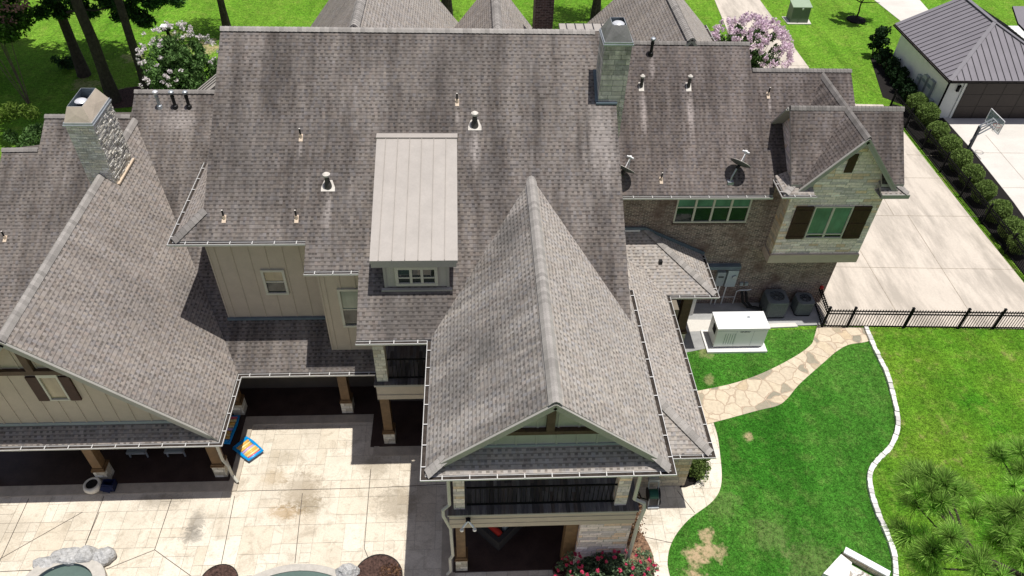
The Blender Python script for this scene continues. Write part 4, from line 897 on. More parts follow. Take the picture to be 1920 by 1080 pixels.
# --- roof vents
def vent(p, fn, kind):
    x, y = p; z = fn(x, y)-.02; s = Vector((0, fn(x, y+1)-fn(x, y), 0)).y
    up = lambda d: fn(x, y+d)+.015
    if kind == 'small':
        f = MB(); f.add([(x-.055, y-.10, up(-.10)), (x+.055, y-.10, up(-.10)), (x+.055, y+.10, up(.10)), (x-.055, y+.10, up(.10))], [[0, 1, 2, 3]]); f.lathe([(.05, 0), (.035, .1)], (x, y+.02, up(.02)-.02), 10)
        o = f.build('roof_vent', M['boot_tan'], house); q = MB(); q.lathe([(.026, 0), (.026, .26), (.018, .26)], (x, y+.02, up(.02)), 10); q.build('vent_pipe', M['blackpipe'], o)
        q = MB(); q.lathe([(.024, .262), (.024, .27), (.0, .272)], (x, y+.02, up(.02)), 10); q.build('vent_rim', M['boot'], o); return o
    if kind == 'hood':
        f = MB(); f.add([(x-.19, y-.13, up(-.13)), (x+.19, y-.13, up(-.13)), (x+.19, y-.03, up(-.03)), (x-.19, y-.03, up(-.03)), (x-.11, y+.16, up(.16)), (x+.11, y+.16, up(.16))], [[0, 1, 2, 3], [3, 2, 5, 4]])
        o = f.build('roof_vent', M['boot'], house)
        q = MB(); q.lathe([(.12, -.05), (.075, .14), (.06, .28), (.06, .33)], (x, y+.02, up(.02)), 16); q.build('vent_pipe', M['pipe_grey'], o)
        q = MB(); q.lathe([(.10, .32), (.105, .38), (.05, .42), (.0, .43)], (x, y+.02, up(.02)), 16); q.build('vent_cap', M['boot'], o); return o
    if kind == 'mid':
        f = MB(); f.add([(x-.09, y-.14, up(-.14)), (x+.09, y-.14, up(-.14)), (x+.09, y+.13, up(.13)), (x-.09, y+.13, up(.13))], [[0, 1, 2, 3]]); o = f.build('roof_vent', M['boot'], house)
        q = MB(); q.lathe([(.065, -.04), (.055, .12), (.05, .32)], (x, y+.02, up(.02)), 14); q.build('vent_pipe', M['pipe_grey'], o)
        q = MB(); q.lathe([(.085, .32), (.085, .37), (.03, .42), (0, .42)], (x, y+.02, up(.02)), 14); q.build('vent_cap', M['boot'], o); return o
    if kind in ('black', 'galv'):
        k = 'blackpipe' if kind == 'black' else 'steel'
        f = MB(); f.lathe([(.10, -.08), (.085, .05), (.06, .07)], (x, y, up(0)), 14); o = f.build('roof_vent', M[k], house)
        q = MB(); q.lathe([(.055, 0), (.055, .52)], (x, y, up(0)), 14); q.lathe([(.065, .36), (.065, .40)], (x, y, up(0)), 14); q.build('vent_pipe', M[k], o)
        q = MB(); q.lathe([(.09, .5), (.09, .56), (.05, .59), (0, .59)], (x, y, up(0)), 14); q.build('vent_cap', M['steel' if kind == 'black' else 'steel_bright'], o); return o
for p in ((-4.78, 18.42), (-.39, 19.38), (-6.71, 16.34), (-4.77, 16.33)): vent(p, fM, 'small')
vent((.11, 18.75), fM, 'hood'); vent((-3.96, 17.15), fM, 'hood')
for p in ((5.8, 22.95), (7.43, 22.95)): vent(p, fW, 'mid')
for p in ((10.18, 22.7), (6.28, 20.2)): vent(p, fW, 'small')
vent((6.2, 23.95), fW, 'black'); vent((-14.52, 18.65), fK, 'small')
vent((-10.37, 22.8), fK, 'galv'); vent((-9.86, 22.8), fK, 'black'); vent((-9.41, 22.8), fK, 'black')
m = MB(); m.box((6.41, 18.97, fS(0, 19)), (6.52, 19.1, fS(0, 19)+.14)); m.build('roof_vent', M['blackpipe'], house)
# --- meter boxes, conduits on the brick
m = MB(); m.box((8.5, 20.0, 1.93), (9.84, 20.2, 2.08)); m.build('box_hood', M['bluegrey'], house)
m = MB(); m.box((9.06, 20.06, 1.06), (9.38, 20.2, 1.74)); eb = m.build('meter_box', M['elec'], house); m = MB(); m.box((9.12, 20.05, 1.5), (9.31, 20.06, 1.55)); m.build('meter_slot', M['black'], eb)
m = MB(); m.box((9.45, 20.06, 1.02), (9.84, 20.2, 1.82)); eb = m.build('meter_box', plain('pale_enamel', (.42, .48, .5), .4, .05), house); m = MB(); m.tube([(9.72, 20.06, 1.52), (9.72, 20.0, 1.52)], .09, 16); m.build('meter_dial', M['steel'], eb)
for x in (9.14, 9.3, 9.55):
    m = MB(); m.tube([(x, 20.12, 1.05), (x, 20.12, .05)], .028, 8); m.build('conduit', M['steel_bright'], house)
for x in (10.06, 10.25):
    m = MB(); m.box((x, 20.12, 1.0), (x+.12, 20.2, 1.14)); m.build('outlet_box', M['elec'], house)
m = MB(); m.tube([(10.0, 20.1, .1), (10.0, 20.1, .75), (10.1, 20.08, .82), (10.4, 20.08, .82), (10.55, 20.12, .82)], .02, 6); m.tube([(9.3, 20.1, .45), (10.0, 20.1, .45)], .012, 6); m.build('gas_pipe', M['steel_bright'], house)
for k in range(2):
    m = MB(); x = 10.2+.16*k; m.tube([(x, 20.1, .72), (x, 20.0, .68), (x+.08, 19.92, .35), (x+.3, 19.86, .14), (10.95+.1*k, 19.75, .16)], .05, 8); m.build('refrigerant_hose', M['blackpipe'], house)
#TAIL
# ================================================================== GARAGE
gar = thing('garage', 'white stucco detached garage with dark standing seam metal roof and brown door', 'garage', (28, 36, 0))
GX0, GX1, GY0, GY1 = 24.6, 31.4, 34.1, 39.9; EZ = 2.42; GXR = 27.5; gs = .49
fgL = lambda x, y: EZ+gs*(x-24.2); fgF = lambda x, y: EZ+gs*(y-33.55); fgR = lambda x, y: EZ+gs*(30.8-x)
HY = 33.55+3.3
m = MB(); m.slab([(24.2, 33.55), (GXR, HY), (GXR, 40.3), (24.2, 40.3)], fgL, .1); m.slab([(24.2, 33.55), (30.8, 33.55), (GXR, HY)], fgF, .1); m.slab([(30.8, 33.55), (30.8, 40.3), (GXR, 40.3), (GXR, HY)], fgR, .1)
m.slab([(30.0, 35.2), (36, 35.2), (36, 38), (28.9, 38), (28.9, 37)], lambda x, y: EZ+gs*(y-33.9), .1)
gr = m.build('roof', [M['darkmetal'], M['black']], gar)
m = MB(); y = 33.95
while y < 40.2:
    xe = min(GXR, 24.2+(y-33.55)) if y < HY else GXR; m.bar((24.22, y, fgL(24.22, 0)+.012), (xe-.05, y, fgL(xe-.05, 0)+.012), .03, .035); m.bar((30.78, y, fgR(30.78, 0)+.012), (55-xe+.05, y, fgR(55-xe+.05, 0)+.012), .03, .035); y += .355
x = 24.6
while x < 30.6:
    ye = 33.55+min(x-24.2, 30.8-x); m.bar((x, 33.57, fgF(0, 33.57)+.012), (x, ye-.04, fgF(0, ye-.04)+.012), .03, .035); x += .355
m.build('seam', M['seam'], gr)
m = MB(); zr = fgL(GXR, 0)+.03
m.bar((24.2, 33.55, EZ+.02), (GXR, HY, zr), .2, .03); m.bar((30.8, 33.55, EZ+.02), (GXR, HY, zr), .2, .03); m.bar((GXR, HY, zr), (GXR, 40.3, zr), .22, .03); m.build('ridge_cap', plain('ridge_metal', (.21, .2, .215), .4, .06), gr)
m = MB(); m.box((GX0, GY0, -.03), (GX1, GY1, EZ+.1)); m.box((31.4, 35.6, -.03), (36, 38, EZ)); gwl = m.build('wall', M['garagewall'], gar)
gutter([(24.2, 40.2), (24.2, 33.55), (30.8, 33.55)], EZ-.02, .9, .12, True, gar, 'black')
m = MB(); m.box((25.42, 34.04, 0), (30.9, 34.1, 2.22)); m.build('door_frame', M['garagewall'], gar)
m = MB(); m.box((25.55, 34.015, 0), (30.77, 34.04, 2.10))
gd = m.build('garage_door', M['garagedoor'], gar)
m = MB()
for k in range(1, 5): m.box((25.55+k*1.044-.02, 34.004, 0), (25.55+k*1.044+.02, 34.014, 2.10))
for z in (.7, 1.4): m.box((25.55, 34.006, z-.012), (30.77, 34.013, z+.012))
m.build('door_rail', plain('door_groove', (.018, .014, .012), .5, .1), gd)
m = MB(); m.tube([(24.56, 34.05, EZ), (24.58, 34.07, 0)], .05, 8); m.build('downspout', M['black'], gar)
m = MB(); m.box((25.12, 34.0, 1.55), (25.24, 34.1, 1.85)); m.lathe([(.09, .3), (.03, .4)], (25.18, 34.0, 1.55), 8); m.build('wall_lantern', M['black'], gar)
for (y0, w, z0, z1) in ((35.1, .45, .35, 1.5), (35.75, .4, .5, 1.45), (36.35, .3, .6, 1.2), (34.6, .3, .1, .7)):
    m = MB(); m.box((24.42, y0, z0), (24.6, y0+w, z1)); b = m.build('meter_box', M['elec'], gar); m = MB(); m.box((24.40, y0+.05, z0+(z1-z0)*.65), (24.42, y0+w-.05, z0+(z1-z0)*.8)); m.build('meter_slot', M['bluegrey'], b)

# ================================================================== FENCES
def iron_fence(name, label, a, b, npost, posts=None, h=1.0):
    a, b = Vector(a), Vector(b); L = (b-a).length; d = (b-a)/L
    t = thing(name, label, 'fence', tuple(a))
    for u in (posts or [i*L/(npost-1) for i in range(npost)]):
        p = a+d*u; m = MB(); m.box((p.x-.035, p.y-.035, -.02), (p.x+.035, p.y+.035, h+.06)); m.box((p.x-.045, p.y-.045, h+.06), (p.x+.045, p.y+.045, h+.085)); m.build('post', M['black'], t)
    for z in (.10, h*.74, h*.88):
        m = MB(); m.bar(a+Vector((0, 0, z)), b+Vector((0, 0, z)), .035, .04); m.build('rail', M['black'], t)
    m = MB(); n = int(L/.105)
    for i in range(n+1):
        p = a+d*(i*L/n); z1 = h*(.98 if i % 2 else .98); m.bar(p+Vector((0, 0, .02)), p+Vector((0, 0, z1-.06)), .018, .018)
        m.add([p+Vector((x, y, z1-.075)) for x, y in ((-.017, -.017), (.017, -.017), (.017, .017), (-.017, .017))]+[p+Vector((0, 0, z1+.02))], [[0, 1, 4], [1, 2, 4], [2, 3, 4], [3, 0, 4]])
    o = m.build('pickets', M['black'], t); o['kind'] = 'stuff'; return t
iron_fence('iron_fence', 'black iron picket fence between concrete driveway and green side lawn', (13.1, 18.86, 0), (24.0, 18.5, 0), 5, [0, .95, 3.1, 5.2, 6.55, 8.7, 10.9])
iron_fence('iron_fence', 'long black iron fence in front of the row of round clipped bushes', (22.62, 35.1, 0), (22.5, 19.0, 0), 9)
iron_fence('iron_fence', 'short black iron fence return with red tag beside the air conditioners', (13.25, 20.25, 0), (13.1, 18.92, 0), 2, [0])
m = MB(); m.lathe([(.03, 0), (.075, .03), (.075, .12), (.03, .16)], (13.2, 20.0, .92), 10); tag(m.build('fence_tag', M['red']), 'small red object hung on the short iron fence by the brick corner', 'tag')

# ================================================================== GARAGE SIDE AND DRIVE THINGS
hoop = thing('basketball_hoop', 'adjustable grey basketball hoop with clear backboard on the neighbour driveway', 'basketball hoop', (24.85, 30.87, 0))
m = MB(); m.bar((24.85, 30.87, -.01), (24.84, 30.87, 1.42), .12, .12); m.build('pole', plain('hoop_grey', (.10, .11, .12), .4, .1), hoop)
m = MB(); m.bar((24.82, 30.80, 1.38), (25.3, 30.66, 1.80), .05, .05); m.bar((24.84, 30.94, 1.38), (25.3, 30.9, 1.80), .05, .05); m.bar((24.85, 30.80, .95), (25.36, 30.7, 1.5), .05, .05); m.bar((24.85, 30.94, .95), (25.36, 30.9, 1.5), .05, .05); m.tube([(24.72, 30.87, .55), (24.84, 30.87, 1.0)], .03, 8); m.build('arm', M['steel'], hoop)
def clear():
    t = T('clear_acrylic', .05, .5); t.b.inputs['Alpha'].default_value = .3; t.col((.5, .62, .62)); return t.m
m = MB(); m.box((25.36, 30.15, 1.40), (25.375, 31.40, 2.08)); bb = m.build('backboard', clear(), hoop)
m = MB(); 
for a, b in (((25.367, 30.15, 2.08), (25.367, 31.4, 2.08)), ((25.367, 30.15, 1.4), (25.367, 31.4, 1.4)), ((25.367, 30.15, 1.4), (25.367, 30.15, 2.08)), ((25.367, 31.4, 1.4), (25.367, 31.4, 2.08)), ((25.367, 30.55, 1.48), (25.367, 31.0, 1.48)), ((25.367, 30.55, 1.48), (25.367, 30.55, 1.8)), ((25.367, 31, 1.48), (25.367, 31, 1.8)), ((25.367, 30.55, 1.8), (25.367, 31, 1.8))): m.bar(a, b, .03, .03)
m.build('backboard_frame', M['white'], bb)
m = MB(); m.tube([(25.62+.19*math.cos(i*math.pi/9), 30.78+.19*math.sin(i*math.pi/9), 1.5) for i in range(19)], .012, 6); m.build('rim', plain('faded_red_rim', (.5, .16, .13), .5, .1), hoop)
m = MB()
for i in range(12):
    a = i*math.pi/6; m.tube([(25.62+.19*math.cos(a), 30.78+.19*math.sin(a), 1.5), (25.62+.13*math.cos(a+.3), 30.78+.13*math.sin(a+.3), 1.2)], .007, 4)
m.build('net', M['black'], hoop)

def shrub(name, label, cat, loc, rad, n, mat, L=.06, Wd=.03, ncl=60, cr=.2, lo=.5, hi=1.6, group=None, trunk=True, zc=None, core=True, flowers=None):
    t = thing(name, label, cat, loc, group); c = np.array(loc)+np.array((0, 0, zc if zc is not None else rad[2]))
    C, Rr = blob_crown(ncl, c, np.array(rad)*.85, (cr,)*3)
    P, k = clump_points(n, C, Rr); clt = .75+.5*rng.random(ncl)
    P[:, 2] = np.maximum(P[:, 2], .03)
    quads('crown', leaf_quads(P, L, Wd, .6), tonev(n, lo, hi)*clt[k], M[mat], t)
    if trunk:
        m = MB(); r = random.Random(int(abs(loc[0]*31+loc[1]*7)))
        for i in range(6):
            a = r.uniform(0, 6.28); m.tube([(loc[0]+.06*math.cos(a), loc[1]+.06*math.sin(a), -.03), (c[0]+rad[0]*.4*math.cos(a), c[1]+rad[1]*.4*math.sin(a), c[2]*.7), (c[0]+rad[0]*.7*math.cos(a), c[1]+rad[1]*.7*math.sin(a), c[2]+rad[2]*.3)], [.03, .02, .008], 5)
        m.build('trunk', M['twig'], t)
    if flowers:
        for (fm, nf, per, fs, top) in flowers:
            d = rng.normal(size=(nf, 3)); d[:, 2] = np.abs(d[:, 2])+top; d /= np.linalg.norm(d, axis=1)[:, None]
            F = c+d*np.array(rad)*(1.0+.12*rng.random((nf, 1))); Q, kk = clump_points(nf*per, F, np.tile((fs,)*3, (nf, 1)), .6)
            quads('blossom', leaf_quads(Q, .045, .04, .3), tonev(nf*per, .75, 1.25), M[fm], t)
    return t
# round clipped bushes
def ball_bush(loc, r, first=None):
    t = thing('round_bush', 'clipped round green bush behind the long iron fence', 'bush', loc, 'round bushes behind the long iron fence')
    n = 5200; d = rng.normal(size=(n, 3)); d /= np.linalg.norm(d, axis=1)[:, None]; rr = r*(.86+.16*rng.random(n))[:, None]
    lump = 1+.05*np.sin(d[:, :1]*7+1)+.05*np.cos(d[:, 1:2]*8+d[:, 2:]*5)
    P = np.array(loc)+np.array((0, 0, r*1.42))+d*rr*lump*np.where(d[:, 2:] > 0, np.array((1, 1, .95)), np.array((1, 1, 1.35))); P[:, 2] = np.maximum(P[:, 2], .02)
    quads('crown', leaf_quads(P, .045, .026, .5), tonev(n, .55, 1.7), M['leaf_box'], t)
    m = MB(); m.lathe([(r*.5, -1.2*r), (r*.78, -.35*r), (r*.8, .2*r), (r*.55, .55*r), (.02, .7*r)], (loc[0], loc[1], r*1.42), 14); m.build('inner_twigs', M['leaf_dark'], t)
    m = MB(); m.tube([(loc[0], loc[1], -.03), (loc[0], loc[1], .35)], [.05, .04], 7); m.build('trunk', M['twig'], t); return t
BPX = [(1720, 191), (1740, 213), (1758, 246), (1782, 270), (1802, 297), (1824, 325), (1848, 355), (1875, 392), (1899, 424), (1916, 450)]
BP = [tuple(at_z(px, py, .72).xy)+(0.0,) for px, py in BPX]
bb0 = ball_bush(BP[0], .50)
BL = ['round bush at the garage corner, farthest from the camera in the row', 'second round bush from the garage end, beside the garage door', 'third round bush from the garage end, left of the backboard', 'fourth round bush from the garage end, left of the hoop pole', 'fifth round bush from the garage end, in front of the hoop pole base', 'sixth round bush from the garage end of the fence row', 'seventh round bush from the garage end, beside a driveway joint', 'eighth round bush from the garage end of the clipped row', 'second nearest round bush at the right edge of the photo', 'nearest round bush, cut by the right edge of the photo']
bb0['label'] = BL[0]
for i, p in enumerate(BP[1:]):
    dup(bb0, p, BL[i+1], rz=i*1.3, scale=(1.06, 1.02, .98, 1.0, .97, .95, .96, .93, .92)[i])
HL = ['dark leafy shrub at the far end of the garage wall bed', 'dark leafy shrub second from the far end of the garage wall bed', 'dark leafy shrub midway along the white garage wall', 'dark leafy shrub beside the grey meter boxes on the garage wall', 'dark leafy shrub nearest the round bushes along the garage wall']
for i, (x, y, r) in enumerate(((24.2, 40.1, .55), (24.15, 38.9, .6), (24.1, 37.8, .6), (24.0, 36.8, .55), (23.95, 35.9, .5))):
    shrub('hedge_shrub', HL[i], 'shrub', (x, y, 0), (.5, r, .5), 2600, 'leaf_dark', .075, .035, 40, .16, .5, 1.5, 'shrubs along the garage wall')
shrub('flowering_shrub', 'tall dark shrub at the far corner of the white garage', 'shrub', (24.2, 41.2, 0), (.6, .6, 1.0), 1800, 'leaf_dark', .08, .05, 30, .2)
# transformer box on the rear lawn
tb = thing('utility_box', 'green metal utility box on a concrete pad in the bright lawn', 'utility box', (21.05, 46.2, 0))
m = MB(); m.prism([(20.35+.0, 45.6), (21.9, 45.6), (22.0, 46.7), (20.3, 46.7)], -.1, .03); m.build('pad', M['drive2'], tb)
m = MB(); m.extr([(45.75, .03), (46.6, .03), (46.6, 1.12), (45.85, .98)], 0, 20.55, 21.7); b = m.build('box', M['greenbox'], tb)
m = MB(); m.add([(20.5, 45.78, .98), (21.75, 45.78, .98), (21.75, 46.65, 1.15), (20.5, 46.65, 1.15), (20.5, 45.78, 1.03), (21.75, 45.78, 1.03), (21.75, 46.65, 1.20), (20.5, 46.65, 1.20)], [[0, 3, 2, 1], [4, 5, 6, 7], [0, 1, 5, 4], [1, 2, 6, 5], [2, 3, 7, 6], [3, 0, 4, 7]]); m.build('lid', M['greenlid'], tb)
m = MB(); m.box((21.1, 45.73, .86), (21.2, 45.78, .97)); m.build('latch', M['steel_bright'], tb)
# pedestal lamp box on the left lawn
pd = thing('lawn_pedestal', 'small white topped post box standing in the lawn beyond the flowering bush', 'post box', tuple(at_z(318, 72, 0)))
px_, py_, _ = at_z(318, 72, 0)
m = MB(); m.box((px_-.07, py_-.07, 0), (px_+.07, py_+.07, .5)); m.build('post', M['black'], pd); m = MB(); m.extr([(px_-.22, .52), (px_+.22, .52), (px_+.3, .72), (px_-.3, .72)], 1, py_-.2, py_+.2); m.build('head', M['blackpipe'], pd)
m = MB(); m.box((px_-.31, py_-.22, .72), (px_+.31, py_+.22, .78)); m.build('lid', M['white'], pd)

# ================================================================== TREES
def tree(name, label, cat, base, h, r0, r1, crown, n, mat, L, Wd, cr, lean=(0, 0), limbs=7, ncl=60, lo=.5, hi=1.5, group=None, low=None):
    """crown: (centre dz, radii)"""
    b = Vector(base); t = thing(name, label, cat, base, group); r = random.Random(int(abs(b.x*17+b.y*3)))
    m = MB(); pts = []; rs = []
    for i in range(9):
        u = i/8; pts.append(b+Vector((lean[0]*u*h+r.uniform(-.06, .06)*u*2, lean[1]*u*h+r.uniform(-.06, .06)*u*2, u*h-.05))); rs.append(r0+(r1-r0)*u+(.35*r0*max(0, 1-u*14)))
    m.tube(pts, rs, 10); dz, rad = crown
    for i in range(limbs):
        u = r.uniform(.5, .95); p = pts[int(u*8)]; a = r.uniform(0, 6.28); l = rad[0]*r.uniform(.5, .9)
        m.tube([p, p+Vector((math.cos(a)*l*.5, math.sin(a)*l*.5, l*.2)), p+Vector((math.cos(a)*l, math.sin(a)*l, l*.35))], [r1*.6+.02, r1*.4+.015, .012], 6)
    if low:
        for (q, q2) in low: m.tube([q, (Vector(q)+Vector(q2))*.5+Vector((0, 0, .12)), q2], [.06, .04, .015], 6)
    m.build('trunk', M['bark'], t)
    C, Rr = blob_crown(ncl, (b.x+lean[0]*h, b.y+lean[1]*h, dz), rad, (cr, cr, cr*.6))
    P, k = clump_points(n, C, Rr, .5); clt = .7+.6*rng.random(ncl)
    quads('crown', leaf_quads(P, L, Wd, .4), tonev(n, lo, hi)*clt[k], M[mat], t); return t
TG = 'pine trees on the left lawn'
tree('pine_tree', 'leftmost dark pine trunk standing behind the thick trunk', 'tree', tuple(at_z(158, 140)), 13, .27, .13, (11.0, (4.4, 3.8, 2.8)), 15000, 'pine_far', .34, .075, 1.2, group=TG)
tree('pine_tree', 'thick leaning pine trunk with a thin side branch near the left chimney', 'tree', tuple(at_z(214, 188)), 13, .30, .15, (11.5, (4.6, 4.0, 3.0)), 16000, 'pine_far', .34, .075, 1.2, group=TG)
tree('pine_tree', 'slim pine trunk between the thick trunks and the pale flowering bush', 'tree', tuple(at_z(280, 178)), 13, .23, .12, (12, (3.6, 3.4, 2.6)), 9000, 'pine_far', .34, .075, 1.2, group=TG)
tree('pine_tree', 'slim dark trunk rising behind the left end of the main roof ridge', 'tree', tuple(at_z(428, 62)), 13, .22, .13, (13, (2.0, 2.0, 2.4)), 3000, 'pine_far', .22, .03, .9, group=TG)
tree('pine_tree', 'black trunk between the two street side gables', 'tree', tuple(at_z(838, 30)), 13, .30, .2, (12.5, (2.4, 2.4, 2)), 3000, 'pine_far', .22, .03, .9)
tree('pine_tree', 'slender trunk on the rear lawn beside the brown brick chimney', 'tree', tuple(at_z(1116, 36)), 12, .26, .15, (11.5, (3.2, 3.0, 2.0)), 5200, 'pine_far', .22, .03, .9)
# overhanging broadleaf foliage, top left
p0 = at_y(35, 30, 33)
stt = shrub('blossom_tree', 'broad leafy tree with dull pink blossom at the top left corner', 'tree', (-22.6, 35.4, 0), (1.9, 1.7, 1.35), 14000, 'leaf', .10, .05, 100, .38, .25, 1.7, zc=4.4)
pn = [o for o in bpy.data.objects if o.name.startswith('pine_tree')][2]
cc = [tuple(at_y(x, y, 37.2)) for x, y in ((150, 8), (170, 22), (205, 6), (240, 14), (262, 30), (285, 6), (255, -6), (190, -8), (300, -4), (225, 28), (95, 6), (115, 22), (75, 24), (330, 0), (135, -4), (272, 40))]
P5, k5 = clump_points(6600, np.array(cc), np.tile((.5, .5, .34), (len(cc), 1)), .6); quads('low_foliage', leaf_quads(P5, .15, .04), tonev(6600, .6, 2.6)*(.7+.6*rng.random(len(cc)))[k5], M['pine_far'], pn)
m = MB(); a_ = at_y(170, 28, 36); 
m.tube([at_y(126, 24, 36), at_y(150, 17, 36), at_y(178, 20, 36.5), at_y(215, 12, 37)], [.07, .055, .04, .02], 6); m.build('low_branch', M['bark'], pn)
tree('shade_tree', 'unseen dense oak crown added to shade the far left lawn', 'tree', (-25.8, 38, 0), 8, .3, .16, (8.6, (4.8, 5.4, 2.2)), 18000, 'leaf_dark', .2, .12, .9, ncl=80)  # out-of-view tree added so its crown throws more shade on the lawn
P_ = [at_y(x, y, 34.6) for x, y in ((12, 40), (38, 10), (8, 12), (45, 4), (5, 62))]
bt = tag(quads('tree_blossom', leaf_quads(clump_points(240, np.array([tuple(p) for p in P_]), np.tile((.4, .4, .3), (5, 1)))[0], .06, .04), tonev(240, .5, 1.0), leafmat('dull_pink_blossom', (.5, .25, .26)), stt))
bt.name = 'blossom'
# shadow-casting crowns far right top and young tree
tree('young_tree', 'young staked lawn tree with a small open crown near the metal garage', 'tree', tuple(at_z(1605, 36)), 2.3, .06, .03, (2.3, (1.3, 1.15, .8)), 4200, 'leaf', .10, .05, .28, ncl=52, lo=.6, hi=1.6)
m = MB(); c = at_z(1605, 37); m.lathe([(.62, -.02), (.6, .05), (.2, .1), (0, .1)], (c.x, c.y, 0), 18); tag(m.build('mulch_ring', M['soil']), kind='structure')
# crape myrtles
cm1 = shrub('crape_myrtle', 'large green bush with pale pink blossom clusters left of the main roof', 'bush', (-13.0, 32.0, 0), (1.9, 1.7, 2.5), 26000, 'leaf_myrtle', .085, .04, 210, .28, .5, 1.7, zc=3.0, flowers=[('bloom_white', 85, 18, .11, .0)])
cm2 = shrub('crape_myrtle', 'spreading bush covered in lilac pink blossom beside the front walk', 'bush', (13.6, 34.3, 0), (2.15, 1.7, 2.2), 14000, 'leaf_myrtle', .085, .04, 120, .26, .35, 1.3, zc=2.9, flowers=[('bloom_pink', 210, 36, .16, .15)])
cm3 = shrub('leafy_shrub', 'tall arching green shrub without flowers beside the left roof edge', 'shrub', (-17.2, 25.6, 0), (1.2, 1.1, 2.0), 9000, 'leaf_myrtle', .09, .03, 70, .25, .4, 1.8, zc=3.0)
sh_ = np.array((-17.3, 25.6, 0)); P2, k2 = clump_points(900, sh_+np.array([[-.5, .3, 4.8], [.1, .2, 5.1], [-.9, -.1, 4.3], [.6, .4, 4.9]]), np.tile((.35, .3, .35), (4, 1)))
quads('new_growth', leaf_quads(P2, .09, .03), tonev(900, .6, 1.2), M['leaf_yellow'], cm3)
shrub('low_plant', 'small dark plant with pale leaf edges at the foot of the thick pine trunk', 'plant', tuple(at_z(125, 128)), (.7, .6, .35), 900, 'leaf_dark', .1, .03, 30, .2, .6, 2.6, trunk=False)

# near pine, bottom right: whorled needle tufts on limbs
pine = thing('young_pine', 'young pine with long needle tufts seen from above at the bottom right', 'tree', (9.6, 4.4, 0))
tips = []; pm = MB(); rp = random.Random(3)
top = Vector((9.45, 4.5, 9.6)); pm.tube([(9.6, 4.4, -.03), (9.55, 4.45, 5), top], [.17, .11, .04], 8)
def limb(a, pts):
    P = [Vector(a)]+[Vector(p) for p in pts]; pm.tube(P, [.055-.042*i/(len(P)-1) for i in range(len(P))], 6); return P
PX = lambda x, y, z: at_z(x, y, z)
limbs = [((1700, 905, 9.2), (1765, 965, 9.0), (1820, 1045, 8.8)), ((1712, 940, 8.6), (1775, 1010, 8.6), (1840, 1055, 8.6)), ((1770, 905, 9.5), (1795, 965, 9.2), (1815, 1030, 9.0)), ((1742, 890, 9.4), (1780, 960, 9.2), (1818, 1035, 8.9)),
         ((1700, 1000, 8.5), (1780, 1035, 8.5), (1850, 1062, 8.6)), ((1740, 1030, 8.8), (1790, 1045, 8.7), (1850, 1070, 8.7)), ((1730, 1065, 8.2), (1800, 1068, 8.3), (1870, 1075, 8.5)), ((1785, 1000, 9.3), (1815, 1030, 9.1), (1850, 1062, 9.0)),
         ((1875, 855, 9.2), (1905, 905, 9.1), (1960, 960, 9.0)), ((1912, 842, 9.6), (1940, 900, 9.3), (1975, 960, 9.1)), ((1862, 950, 8.8), (1910, 985, 8.8), (1970, 1010, 8.9)), ((1880, 985, 9.2), (1920, 1000, 9.1), (1970, 1020, 9.0)), ((1868, 1015, 8.7), (1915, 1025, 8.7), (1970, 1040, 8.8)),
         ((1900, 955, 9.5), (1935, 985, 9.3), (1980, 1020, 9.1)), ((1912, 1030, 9.0), (1945, 1040, 9.0), (1985, 1050, 9.0)), ((1788, 940, 8.9), (1800, 990, 8.9), (1830, 1040, 8.8)), ((1830, 1055, 9.3), (1870, 1080, 9.1), (1900, 1100, 9.0)), ((1715, 880, 8.3), (1770, 960, 8.5), (1825, 1045, 8.6)), ((1895, 1000, 8.4), (1940, 1020, 8.5), (1980, 1045, 8.7)), ((1890, 1075, 8.2), (1930, 1085, 8.4), (1985, 1085, 8.6))]
for tp, mid, rt in limbs:
    a, b, c = PX(*tp), PX(*mid), PX(*rt); pm.tube([top+(c-top)*.15-Vector((0, 0, .6)), c, b, a], [.035, .026, .018, .009], 6)
    tips.append((a, (a-b).normalized(), 1.0)); 
    for k in range(3):
        q = a+(b-a)*rp.uniform(.1, .8)+Vector((rp.uniform(-.28, .28), rp.uniform(-.28, .28), rp.uniform(-.1, .2))); tips.append((q, ((q-b).normalized()+Vector((rp.uniform(-.5, .5), rp.uniform(-.5, .5), .5))).normalized(), rp.uniform(.65, .9)))
pm.build('trunk', M['bark'], pine)
V = []; tn = []
for (p, d, s) in tips:
    n = 270; v = rng.normal(size=(n, 3))*.75+np.array(d)*.75+np.array((0, 0, .25)); v /= np.linalg.norm(v, axis=1)[:, None]
    L = (.30*s*(.7+.45*rng.random(n)))[:, None]; o = np.array(p)-np.array(d)*(rng.random((n, 1))*.12); e = o+v*L; e[:, 2] -= (L[:, 0]**2)*.35
    w = np.cross(v, rng.normal(size=(n, 3))); w /= np.linalg.norm(w, axis=1)[:, None]; w *= .0066
    V.append(np.stack([o-w, o+w, e+w*.35, e-w*.35], axis=1)); tn.append((.4+1.1*rng.random(n)**1.5)*rng.uniform(.65, 1.25))
quads('needles', np.concatenate(V), np.concatenate(tn), M['needle'], pine)

